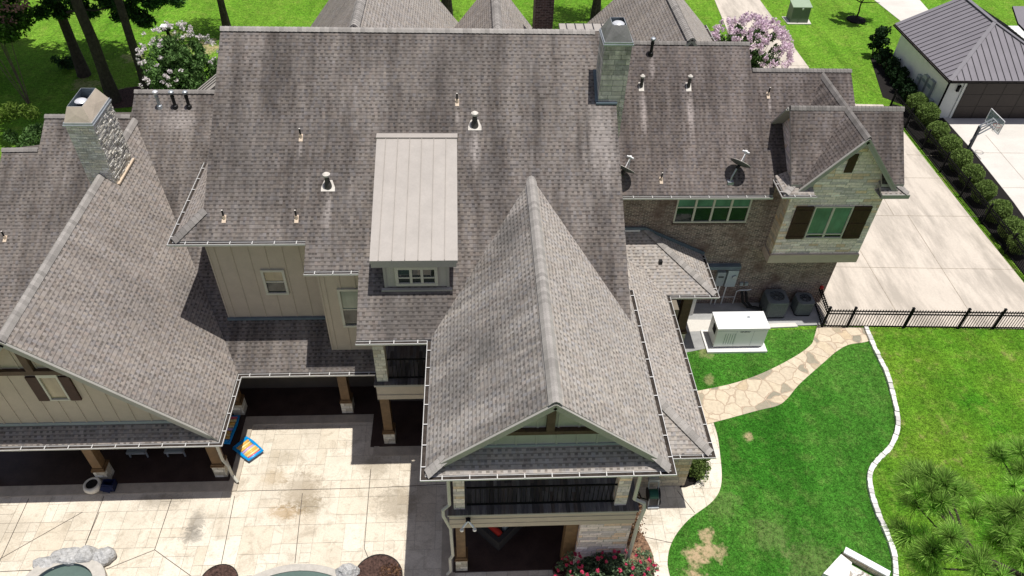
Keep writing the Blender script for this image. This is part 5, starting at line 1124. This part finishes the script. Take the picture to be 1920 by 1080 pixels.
# ================================================================== SIDE YARD THINGS
gen = thing('generator', 'large white standby generator cabinet on a concrete pad in the side lawn', 'generator', (9.35, 18.1, 0))
m = MB(); m.box((8.42, 17.62, -.05), (10.62, 18.72, .10)); m.build('pad', M['pad_white'], gen)
m = MB(); m.box((8.72, 17.86, .10), (10.42, 18.58, .17)); m.build('base', M['blackpipe'], gen)
m = MB(); m.box((8.66, 17.82, .17), (10.48, 18.62, 1.08)); cab = m.build('cabinet', M['white'], gen)
m = MB(); m.box((8.63, 17.79, 1.08), (10.51, 18.65, 1.12)); m.build('lid', M['white'], gen)
m = MB(); m.box((8.645, 18.0, .62), (8.66, 18.28, .92)); m.build('control_window', M['black'], cab)
for k in range(5): 
    m = MB(); m.box((8.98+.085*k, 17.812, .30), (9.0+.085*k, 17.822, .84)); m.build('louvre', M['steel'], cab)
for x0, x1, z0, z1 in ((8.68, 10.46, .965, .972), (9.36, 9.367, .2, .965), (9.98, 9.987, .2, .965)):
    m = MB(); m.box((x0, 17.814, z0), (x1, 17.823, z1)); m.build('panel_seam', M['steel'], cab)
for x in (8.82, 8.95, 9.07, 10.22, 10.34):
    m = MB(); m.box((x, 17.81, 1.0), (x+.07, 17.823, 1.03)); m.build('label_strip', M['white'], cab)
m = MB(); m.lathe([(.06, 0), (.055, .02), (0, .025)], (9.88, 18.35, 1.12), 12); m.build('exhaust_cap', M['steel'], gen)
tc = bpy.data.curves.new('lettering', 'FONT'); tc.body = 'GENERAC'; tc.size = .082; tc.shear = .25; tc.extrude = .002; tc.align_x = 'CENTER'
to = bpy.data.objects.new('lettering', tc); COL.objects.link(to)
dg = bpy.context.evaluated_depsgraph_get(); lm = bpy.data.meshes.new_from_object(to.evaluated_get(dg)); bpy.data.objects.remove(to)
lo = bpy.data.objects.new('lettering', lm); COL.objects.link(lo); lm.materials.clear(); lm.materials.append(M['black']); lo.parent = cab
lo.location = Vector((9.66, 17.815, .90))-ORG[cab.name]; lo.rotation_euler = (math.pi/2, 0, 0)

def ac(label, x, y, w, h, grp='air conditioners by the brick wall'):
    t = thing('air_conditioner', label, 'air conditioner', (x, y, .03), grp); r = .1; P = []
    for sx, sy, a0 in ((1, 1, 0), (-1, 1, 90), (-1, -1, 180), (1, -1, 270)):
        for k in range(5):
            a = math.radians(a0+k*22.5); P.append((x+sx*(w/2-r)+r*math.cos(a)*1.0, y+sy*(w/2-r)+r*math.sin(a)))
    m = MB(); m.prism(P, .03, .09); m.build('base', M['blackpipe'], t)
    m = MB(); m.prism([(x+(px-x)*.97, y+(py-y)*.97) for px, py in P], .09, h); body_ = m.build('cabinet', M['acgrey'], t)
    g = MB(); n = int(w/.085)
    for i in range(n):
        c = -w/2+.09+(w-.18)*i/(n-1)
        for (a, b) in (((x+c, y-w/2-.004), None), ((x+c, y+w/2-.012), None)): g.box((a[0]-.022, a[1], .1), (a[0]+.022, a[1]+.02, h-.04))
        for xx in (x-w/2-.004, x+w/2-.016): g.box((xx, y+c-.022, .1), (xx+.02, y+c+.022, h-.04))
    merge(body_, g.build('grille', M['acgrey'], t))
    R1 = w*.36; top = MB(); q = 40; ring = [(x+R1*math.cos(2*math.pi*k/q), y+R1*math.sin(2*math.pi*k/q)) for k in range(q)]
    out = []
    for k in range(q):
        a = 2*math.pi*k/q; c, s_ = math.cos(a), math.sin(a); e = (w/2+.01)/max(abs(c), abs(s_)); e = min(e, w*.62); out.append((x+e*c, y+e*s_))
    for k in range(q):
        j = (k+1) % q; top.face([(out[k][0], out[k][1], h+.03), (out[j][0], out[j][1], h+.03), (ring[j][0], ring[j][1], h+.055), (ring[k][0], ring[k][1], h+.055)])
        top.face([(out[k][0], out[k][1], h-.03), (out[j][0], out[j][1], h-.03), (out[j][0], out[j][1], h+.03), (out[k][0], out[k][1], h+.03)])
        top.face([(ring[k][0], ring[k][1], h+.055), (ring[j][0], ring[j][1], h+.055), (ring[j][0], ring[j][1], h-.1), (ring[k][0], ring[k][1], h-.1)])
    top.build('top_cover', plain('condenser_lid', (.13, .145, .155), .5, .1), t)
    m = MB(); m.lathe([(R1, -.11), (0, -.1)], (x, y, h), 24); m.build('fan_well', M['black'], t)
    m = MB()
    for k in range(3):
        a = k*2.09; m.bar((x, y, h-.04), (x+R1*.9*math.cos(a), y+R1*.9*math.sin(a), h-.06), .16, .008)
    m.lathe([(.06, -.05), (.06, .0), (0, .01)], (x, y, h), 12); m.build('fan', M['steel'], t)
    m = MB()
    for rr in (.3, .55, .8): m.tube([(x+R1*rr*math.cos(i*math.pi/12), y+R1*rr*math.sin(i*math.pi/12), h+.05) for i in range(25)], .005, 4)
    for k in range(8): a = k*math.pi/4; m.bar((x, y, h+.05), (x+R1*math.cos(a), y+R1*math.sin(a), h+.05), .008, .008)
    m.build('fan_guard', M['black'], t); return t
ac('larger grey air conditioner, left of the two by the brick wall', 11.42, 19.72, .78, .80)
ac('smaller grey air conditioner, right of the two by the brick wall', 12.55, 19.74, .62, .66)

def dish(label, loc, grp='satellite dishes on the wing roof'):
    x, y = loc; z = fW(x, y); t = thing('satellite_dish', label, 'satellite dish', (x, y, z), grp)
    m = MB(); m.box((x-.1, y-.09, z-.09), (x+.1, y+.09, z+.05)); m.tube([(x, y, z), (x+.02, y+.02, z+.22), (x+.14, y+.1, z+.48)], .03, 8); m.build('mast', M['steel'], t)
    ax = Vector((.44, .52, .73)).normalized(); c = Vector((x+.22, y+.16, z+.58)); a = ax.cross(Vector((0, 0, 1))).normalized(); b = ax.cross(a)
    m = MB(); vs = []; fs = []; n = 28; K = 6
    for side in (0, 1):
        for i in range(K+1):
            r = .38*i/K
            for k in range(n):
                th = 2*math.pi*k/n; vs.append(c+a*r*math.cos(th)*.92+b*r*math.sin(th)+ax*(r*r*.45-(.012 if side else 0)))
    S0 = (K+1)*n
    for i in range(K):
        for k in range(n):
            j = (k+1) % n; fs.append([i*n+k, (i+1)*n+k, (i+1)*n+j, i*n+j]); fs.append([S0+i*n+k, S0+i*n+j, S0+(i+1)*n+j, S0+(i+1)*n+k])
    for k in range(n): j = (k+1) % n; fs.append([K*n+k, S0+K*n+k, S0+K*n+j, K*n+j])
    m.add(vs, fs); rf = m.build('reflector', M['dish'], t, True)
    m = MB(); m.tube([c+a*.38*math.cos(2*math.pi*k/24)*.92+b*.38*math.sin(2*math.pi*k/24)+ax*(.065) for k in range(25)], .008, 5); m.build('rim', M['boot'], rf)
    e = c-b*.36+ax*.06 if b.z > 0 else c+b*.36+ax*.06
    f = c+ax*.46; m = MB(); m.tube([e, f], .016, 6); m.tube([c, f], .014, 6); arm = m.build('feed_arm', M['white'], t)
    m = MB(); m.bar(f-a*.12, f+a*.12, .05, .05); m.lathe([(.03, -.04), (.05, 0), (.05, .05), (0, .07)], f, 10); m.build('feed_horn', M['white'], t)
    m = MB(); m.bar(c-ax*.02, (x+.14, y+.1, z+.46), .09, .07); m.build('bracket', M['blackpipe'], t); return t
dish('grey satellite dish casting a round shadow above the wing gutter', (8.6, 20.15)); dish('satellite dish half hidden behind the main roof edge', (4.75, 20.0))

# limestone edging of the lawn
ed = MB(); rr3 = random.Random(9); i = 0
pts = [Vector((x, y, 0)) for x, y in smooth([(14.75, 18.78), (14.65, 17.6), (14.61, 16.58), (14.36, 15.28), (14.02, 14.25), (13.44, 13.46), (12.85, 13.0), (12.40, 12.55), (12.16, 11.93), (12.06, 11.12), (12.06, 10.51), (12.0, 9.85), (11.78, 9.22), (11.3, 8.0), (10.4, 6.0)], 5)]
for i in range(len(pts)-1):
    a, b = pts[i], pts[i+1]; d = (b-a); q = Vector((d.y, -d.x, 0)).normalized()*(-.0)
    h = rr3.uniform(.10, .135); w = rr3.uniform(.13, .165); ed.bar(a+d*.04+Vector((0, 0, h/2)), b-d*.03+Vector((0, 0, h/2)), w, h, (0, 0, 1), 0, rr3.choice((.72, .85, .95, 1, 1.05, 1.08)))
tag(ed.build('stone_edging', capmat('limestone_blocks', (.76, .745, .71))), 'curving low edging of white limestone blocks between the two lawns', 'edging')
# stone seat structure, bottom right
st = thing('stone_steps', 'white limestone garden steps with low wall at the bottom of the lawn', 'steps', (10.8, 9.5, 0))
A, B_, Cc, Dd = [at_z(*p, .25) for p in ((1583, 1032), (1667, 1078), (1545, 1073), (1628, 1110))]
m = MB(); m.bar(A+Vector((0, 0, -.12)), B_+Vector((0, 0, -.12)), .17, .26); m.build('wall', M['stone_tan'], st)
m = MB(); m.bar(A+Vector((0, 0, .03)), B_+Vector((0, 0, .03)), .2, .05); m.build('coping', M['white'], st)
m = MB(); m.prism([xy(A-(A-Cc)*.12), xy(Cc), xy(Cc+(Dd-Cc)*.55), xy(A+(B_-A)*.28-(A-Cc)*.2)], -.03, .19); m.build('landing', M['white_stone'], st)
m = MB(); m.prism([xy(A+(B_-A)*.28-(A-Cc)*.2), xy(Cc+(Dd-Cc)*.55), xy(Dd), xy(B_-(A-Cc)*.2)], -.03, .08); m.build('step', M['flag_white'], st)

# hose reel by the low wall
hr = thing('hose_reel', 'grey hose reel cart with green hose against the tan stone wall', 'hose reel', (5.32, 11.8, 0))
m = MB()
for s in (-.15, .15):
    m.tube([(5.32+s, 11.55, .06), (5.32+s, 11.62, .35), (5.32+s, 11.85, .5), (5.32+s, 12.0, .78)], .018, 6)
m.box((5.15, 11.48, .03), (5.49, 11.56, .09)); m.box((5.16, 11.96, .72), (5.48, 12.1, .84)); m.build('frame', M['steel'], hr)
m = MB(); m.tube([(5.19, 11.78, .38), (5.45, 11.78, .38)], .15, 16); m.build('hose_coil', M['hosegreen'], hr)
m = MB()
for s_ in (-.17, .17):
    d_ = MB(); d_.tube([(5.32+s_-.012, 11.78, .38), (5.32+s_+.012, 11.78, .38)], .2, 18); d_.build('reel_disc', M['blackpipe'], hr)
m.tube([(5.5, 11.7, .12), (5.55, 11.7, .12)], .12, 14); m.build('wheel', M['blackpipe'], hr)
m = MB(); m.tube([(5.18, 11.75, .12), (5.02, 11.85, .05), (4.93, 12.0, .2), (4.95, 12.2, .55), (4.98, 12.22, .75)], .022, 6); tag(m.build('garden_hose', M['blackpipe']), 'black hose running from the wall tap to the hose reel', 'hose')
shrub('low_hedge', 'clipped dark green hedge in the curved bed beside the low side roof', 'hedge', (6.85, 13.0, 0), (.42, .85, .42), 7000, 'leaf_box', .045, .025, 110, .14, .4, 1.4)
# rose bush and dry plant
rb = shrub('rose_bush', 'sprawling rose bush with red flowers in front of the stone pier', 'bush', (3.5, 9.1, 0), (1.4, .8, .6), 13000, 'leaf_rose', .045, .024, 150, .17, .3, 2.1, zc=.6, flowers=[('bloom_red', 85, 8, .035, .0)])
P3, k3 = clump_points(500, np.array([[4.75, 9.75, .6], [4.9, 9.5, .4], [2.3, 9.45, .75], [2.55, 9.6, .95], [3.4, 9.62, .9], [4.5, 9.7, .8]]), np.tile((.16, .14, .16), (6, 1)))
so = quads('crown', leaf_quads(P3, .045, .025), tonev(500, .6, 1.9), M['leaf_rose'], rb)
merge([c for c in bpy.data.objects if c.parent == rb and c.name.startswith('crown') and c != so][0], so)
shrub('dry_shrub', 'sparse brown leaved shrub beside the stone pier and downspout', 'shrub', (4.45, 10.55, 0), (.28, .5, .75), 700, 'dryleaf', .05, .02, 26, .2, .4, 1.5)
shrub('dry_plant', 'withered brown plant on the slab beside the hose reel', 'plant', (4.75, 11.55, 0), (.28, .3, .14), 500, 'dryleaf', .05, .02, 20, .12, .5, 1.7, trunk=False)

# ================================================================== PATIO THINGS
def ring_wall(c, r0, r1, a0, a1, z0, z1, n=28, yr=1.0):
    m = MB()
    for i in range(n):
        t0, t1 = a0+(a1-a0)*i/n, a0+(a1-a0)*(i+1)/n
        f = lambda r, t, z: (c[0]+r*math.cos(t), c[1]+r*yr*math.sin(t), z)
        P = [f(r0, t0, z0), f(r1, t0, z0), f(r1, t1, z0), f(r0, t1, z0), f(r0, t0, z1), f(r1, t0, z1), f(r1, t1, z1), f(r0, t1, z1)]
        m.add(P, [[4, 5, 6, 7], [1, 2, 6, 5], [0, 4, 7, 3], [0, 1, 5, 4], [2, 3, 7, 6]])
    return m
hc = (-11.05, 9.55); tub = thing('hot_tub', 'raised hot tub with rough pale rock coping at the bottom left of the patio', 'hot tub', (hc[0], hc[1], 0))
m = ring_wall(hc, .80, 1.12, 0, 2*math.pi, 0, .22, 40, .82); m.build('coping', M['coping'], tub)
m = MB(); m.lathe([(.80, 0), (.79, .2)], (0, 0, 0), 36); m.v = [(hc[0]+x, hc[1]+y*.82, z) for x, y, z in m.v]; m.f = m.f[:-2]; m.mi = m.mi[:-2]; m.t = m.t[:-2]; m.build('basin', M['bluegrey'], tub)
m = MB(); m.add([(hc[0]+.79*math.cos(k*math.pi/18), hc[1]+.79*.82*math.sin(k*math.pi/18), .09) for k in range(36)], [list(range(36))]); m.build('water', M['water'], tub)
def rock(name, label, c, rad, mk='boulder', grp=None, parent=None, seed=1):
    import bmesh as bm__
    b = bm__.new(); bm__.ops.create_icosphere(b, subdivisions=3, radius=1)
    r = random.Random(seed); ph = [r.uniform(0, 6) for _ in range(6)]
    m = MB(); vs = []
    for v in b.verts:
        p = v.co; k = 1+.10*math.sin(3*p.x+ph[0])+.09*math.sin(4*p.y+ph[1])+.08*math.sin(5*p.z+ph[2])+.05*math.sin(9*p.x+7*p.y+ph[3]); q = Vector((p.x*rad[0], p.y*rad[1], p.z*rad[2]))*k; vs.append((c[0]+q.x, c[1]+q.y, max(c[2]+q.z, -.01)))
    m.add(vs, [[v.index for v in f.verts] for f in b.faces]); b.free(); o = m.build(name, M[mk], parent, False)
    return o if parent else tag(o, label, 'boulder', grp)
rk = None
for i, (x, y, rx, ry, rz) in enumerate(((-11.25, 10.42, .50, .26, .24), (-10.75, 10.44, .36, .25, .27), (-10.28, 10.42, .30, .27, .29), (-11.75, 10.25, .35, .2, .18))):
    rock('rock', None, (x, y, .1), (rx, ry, rz), 'boulder', None, tub, 20+i)
rock('boulder', 'white boulder between the pool rim and the round mulch bed', (-3.52, 9.78, .08), (.34, .24, .22), seed=4)
rock('boulder', 'small white boulder at the photo bottom between mulch bed and pool', (-6.15, 9.62, .06), (.2, .15, .15), seed=6)
def bed(label, c, r, mk='mulch'):
    t = thing('planting_bed', label, 'planting bed', (c[0], c[1], 0)); m = MB(); m.lathe([(r*.96, -.01), (r*.96, .035), (r*.6, .06), (0, .075)], (c[0], c[1], 0), 32); m.build('mulch', M[mk], t)
    m = ring_wall(c, r*.96, r, 0, 2*math.pi, 0, .05, 36); m.build('steel_edge', M['blackpipe'], t); return t
bed('round mulch bed left of the pool rim at the bottom edge', (-6.98, 9.62), .52); b2 = bed('round mulch bed with fallen leaves right of the white boulder', (-2.68, 9.62), .68)
P4, _k = clump_points(260, np.array([[-2.35, 9.75, .07]]), np.array([[.36, .3, .01]])); quads('fallen_leaves', leaf_quads(P4, .035, .025, 2), tonev(260, .8, 2.2), M['dryleaf'], b2)
pc = (-4.85, 7.4); pool = thing('pool', 'curved swimming pool rim with grey coping and green water at the bottom edge', 'pool', (pc[0], pc[1], 0))
m = ring_wall(pc, 2.48, 2.68, 0, 2*math.pi, 0, .05, 60); m.build('coping', M['coping'], pool)
m = MB(); m.add([(pc[0]+2.48*math.cos(k*math.pi/30), pc[1]+2.48*math.sin(k*math.pi/30), .012) for k in range(60)], [list(range(60))]); m.build('water', M['water'], pool)
# white bowl planter and blue bag
pl = thing('bowl_planter', 'round white bowl planter filled with dark soil in front of a porch post', 'planter', (-11.3, 12.62, .045))
m = MB(); m.lathe([(.13, .0), (.22, .06), (.265, .16), (.24, .26), (.18, .29), (.165, .26)], (-11.3, 12.62, .045), 26); m.build('bowl', M['cream'], pl, True)
m = MB(); m.lathe([(.17, .26), (0, .275)], (-11.3, 12.62, .045), 20); m.build('soil', M['soil'], pl)
cr_ = thing('storage_crate', 'dark blue open crate beside the white bowl planter', 'crate', (-10.85, 12.62, .045))
m = MB(); cx, cy = -10.85, 12.64
for (a, b) in (((-.17, -.14), (.17, -.12)), ((-.17, .12), (.17, .14)), ((-.17, -.12), (-.15, .12)), ((.15, -.12), (.17, .12))): m.box((cx+a[0], cy+a[1], .05), (cx+b[0], cy+b[1], .3))
m.box((cx-.17, cy-.14, .05), (cx+.17, cy+.14, .07)); m.build('body', M['navy'], cr_)
m = MB(); m.add([(cx-.2, cy-.2, .24), (cx+.12, cy-.28, .2), (cx+.2, cy-.1, .31), (cx-.14, cy-.06, .33)], [[0, 1, 2, 3]]); m.build('flap', M['navy'], cr_)
# inflatable floats
def infl(label, a, b, c, d, z=.05):
    """float from its four corners: ribs across, blue rim"""
    t = thing('pool_float', label, 'pool float', ((a[0]+c[0])/2, (a[1]+c[1])/2, z), 'inflatable pool floats by the porch')
    A, B, C_, D = [Vector((p[0], p[1], z)) for p in (a, b, c, d)]
    m = MB(); N = 9; tones = [.25, .45, .65, .45, .8, .65, .45, .65, .35]
    for i in range(N):
        u0, u1 = (i+.08)/N, (i+.92)/N; p0 = A+(B-A)*((u0+u1)/2); p1 = D+(C_-D)*((u0+u1)/2); dd = (p1-p0)
        m.tube([p0+dd*.07+Vector((0, 0, .075+.03*math.sin(i))), p0+dd*.5+Vector((0, 0, .085)), p1-dd*.07+Vector((0, 0, .075+.02*math.cos(i)))], (B-A).length/N*.52, 10, 0, tones[i])
    m.build('ribs', M['float'], t, True)
    m = MB(); m.tube([A+Vector((0, 0, .08)), A+(B-A)*.33+Vector((0, 0, .11)), A+(B-A)*.66+Vector((0, 0, .06)), B+Vector((0, 0, .09)), C_+Vector((0, 0, .08)), C_+(D-C_)*.33+Vector((0, 0, .07)), C_+(D-C_)*.66+Vector((0, 0, .1)), D+Vector((0, 0, .07)), A+Vector((0, 0, .08))], .05, 10, 0, .22); m.build('rim_tube', M['float'], t, True); return t
infl('striped rainbow pool float lying in the sun on the patio step', (-7.50, 13.90), (-6.95, 13.45), (-6.60, 13.80), (-7.18, 14.30))
infl('striped blue and yellow pool float in the shade under the porch eave', (-8.05, 14.15), (-7.95, 15.1), (-7.6, 15.12), (-7.68, 14.1))
# lounge chairs under the left porch
def lounger(label, x):
    t = thing('lounge_chair', label, 'lounge chair', (x, 13.95, .05), 'lounge chairs in the dark left porch'); m = MB()
    m.bar((x-.27, 13.62, .36), (x-.27, 15.1, .36), .04, .05); m.bar((x+.27, 13.62, .36), (x+.27, 15.1, .36), .04, .05); m.bar((x-.27, 13.62, .36), (x+.27, 13.62, .36), .04, .05); m.build('frame', M['steel'], t)
    m = MB(); m.box((x-.25, 13.62, .385), (x+.25, 14.8, .405)); m.build('sling', M['greycloth'], t)
    for sx in (-.26, .26):
        for yy in (13.7, 15.0):
            m = MB(); m.box((x+sx-.02, yy-.02, .052), (x+sx+.02, yy+.02, .35)); m.build('leg', M['steel'], t)
    return t
lounger('grey sling lounge chair under the left porch, nearer the planter', -10.33); lounger('grey sling lounge chair under the left porch, nearer the corner post', -9.2)
# corner sofa under the balcony
sf = thing('corner_sofa', 'grey wicker corner sofa under the front balcony', 'sofa', (.72, 10.9, .05)); rot = Matrix.Translation((.66, 10.28, .05)) @ Matrix.Rotation(math.radians(45), 4, 'Z')
def rbox(m, a, b, mi=0):
    k = len(m.v); m.box(a, b, mi); m.v[k:] = [tuple(rot @ Vector(p)) for p in m.v[k:]]; return m
m = MB(); rbox(m, (0, 0, 0), (1.9, .85, .2)); rbox(m, (0, .85, 0), (.85, 1.7, .2)); m.build('base', M['cushion'], sf)
m = MB(); rbox(m, (0, 0, .2), (1.9, .13, .44)); rbox(m, (0, .13, .2), (.13, 1.7, .44)); m.build('backrest', M['cushion'], sf)
m = MB(); rbox(m, (.13, .13, .2), (1.88, .84, .27)); rbox(m, (.13, .86, .2), (.84, 1.68, .27)); m.build('seat_cushion', M['cushion'], sf)
m = MB(); k = len(m.v); m.tube([(.25, .15, .37), (.25, .22, .37), (.25, .95, .37), (.25, 1.0, .37)], [.07, .105, .105, .07], 14); m.v = [tuple(rot @ Vector(p)) for p in m.v]; tag(m.build('bolster', M['redcloth'], None, True), 'red bolster cushion lying along the grey corner sofa', 'cushion')
m = MB(); rbox(m, (.42, .15, .28), (.82, .27, .62)); tag(m.build('pillow', M['slate']), 'grey blue pillow leaning in the corner sofa beside the red bolster', 'pillow')
fp = thing('flower_pot', 'dark glazed flower pot at the edge of the front porch floor', 'pot', (2.32, 9.62, 0)); m = MB(); m.lathe([(.12, 0), (.19, .12), (.2, .25), (.17, .28), (.16, .26)], (2.32, 9.62, 0), 20); m.build('pot', plain('maroon_glaze', (.05, .02, .022), .25, .2), fp, True); m = MB(); m.lathe([(.165, .25), (0, .26)], (2.32, 9.62, 0), 16); m.build('soil', M['soil'], fp)
# dog in the porch shade
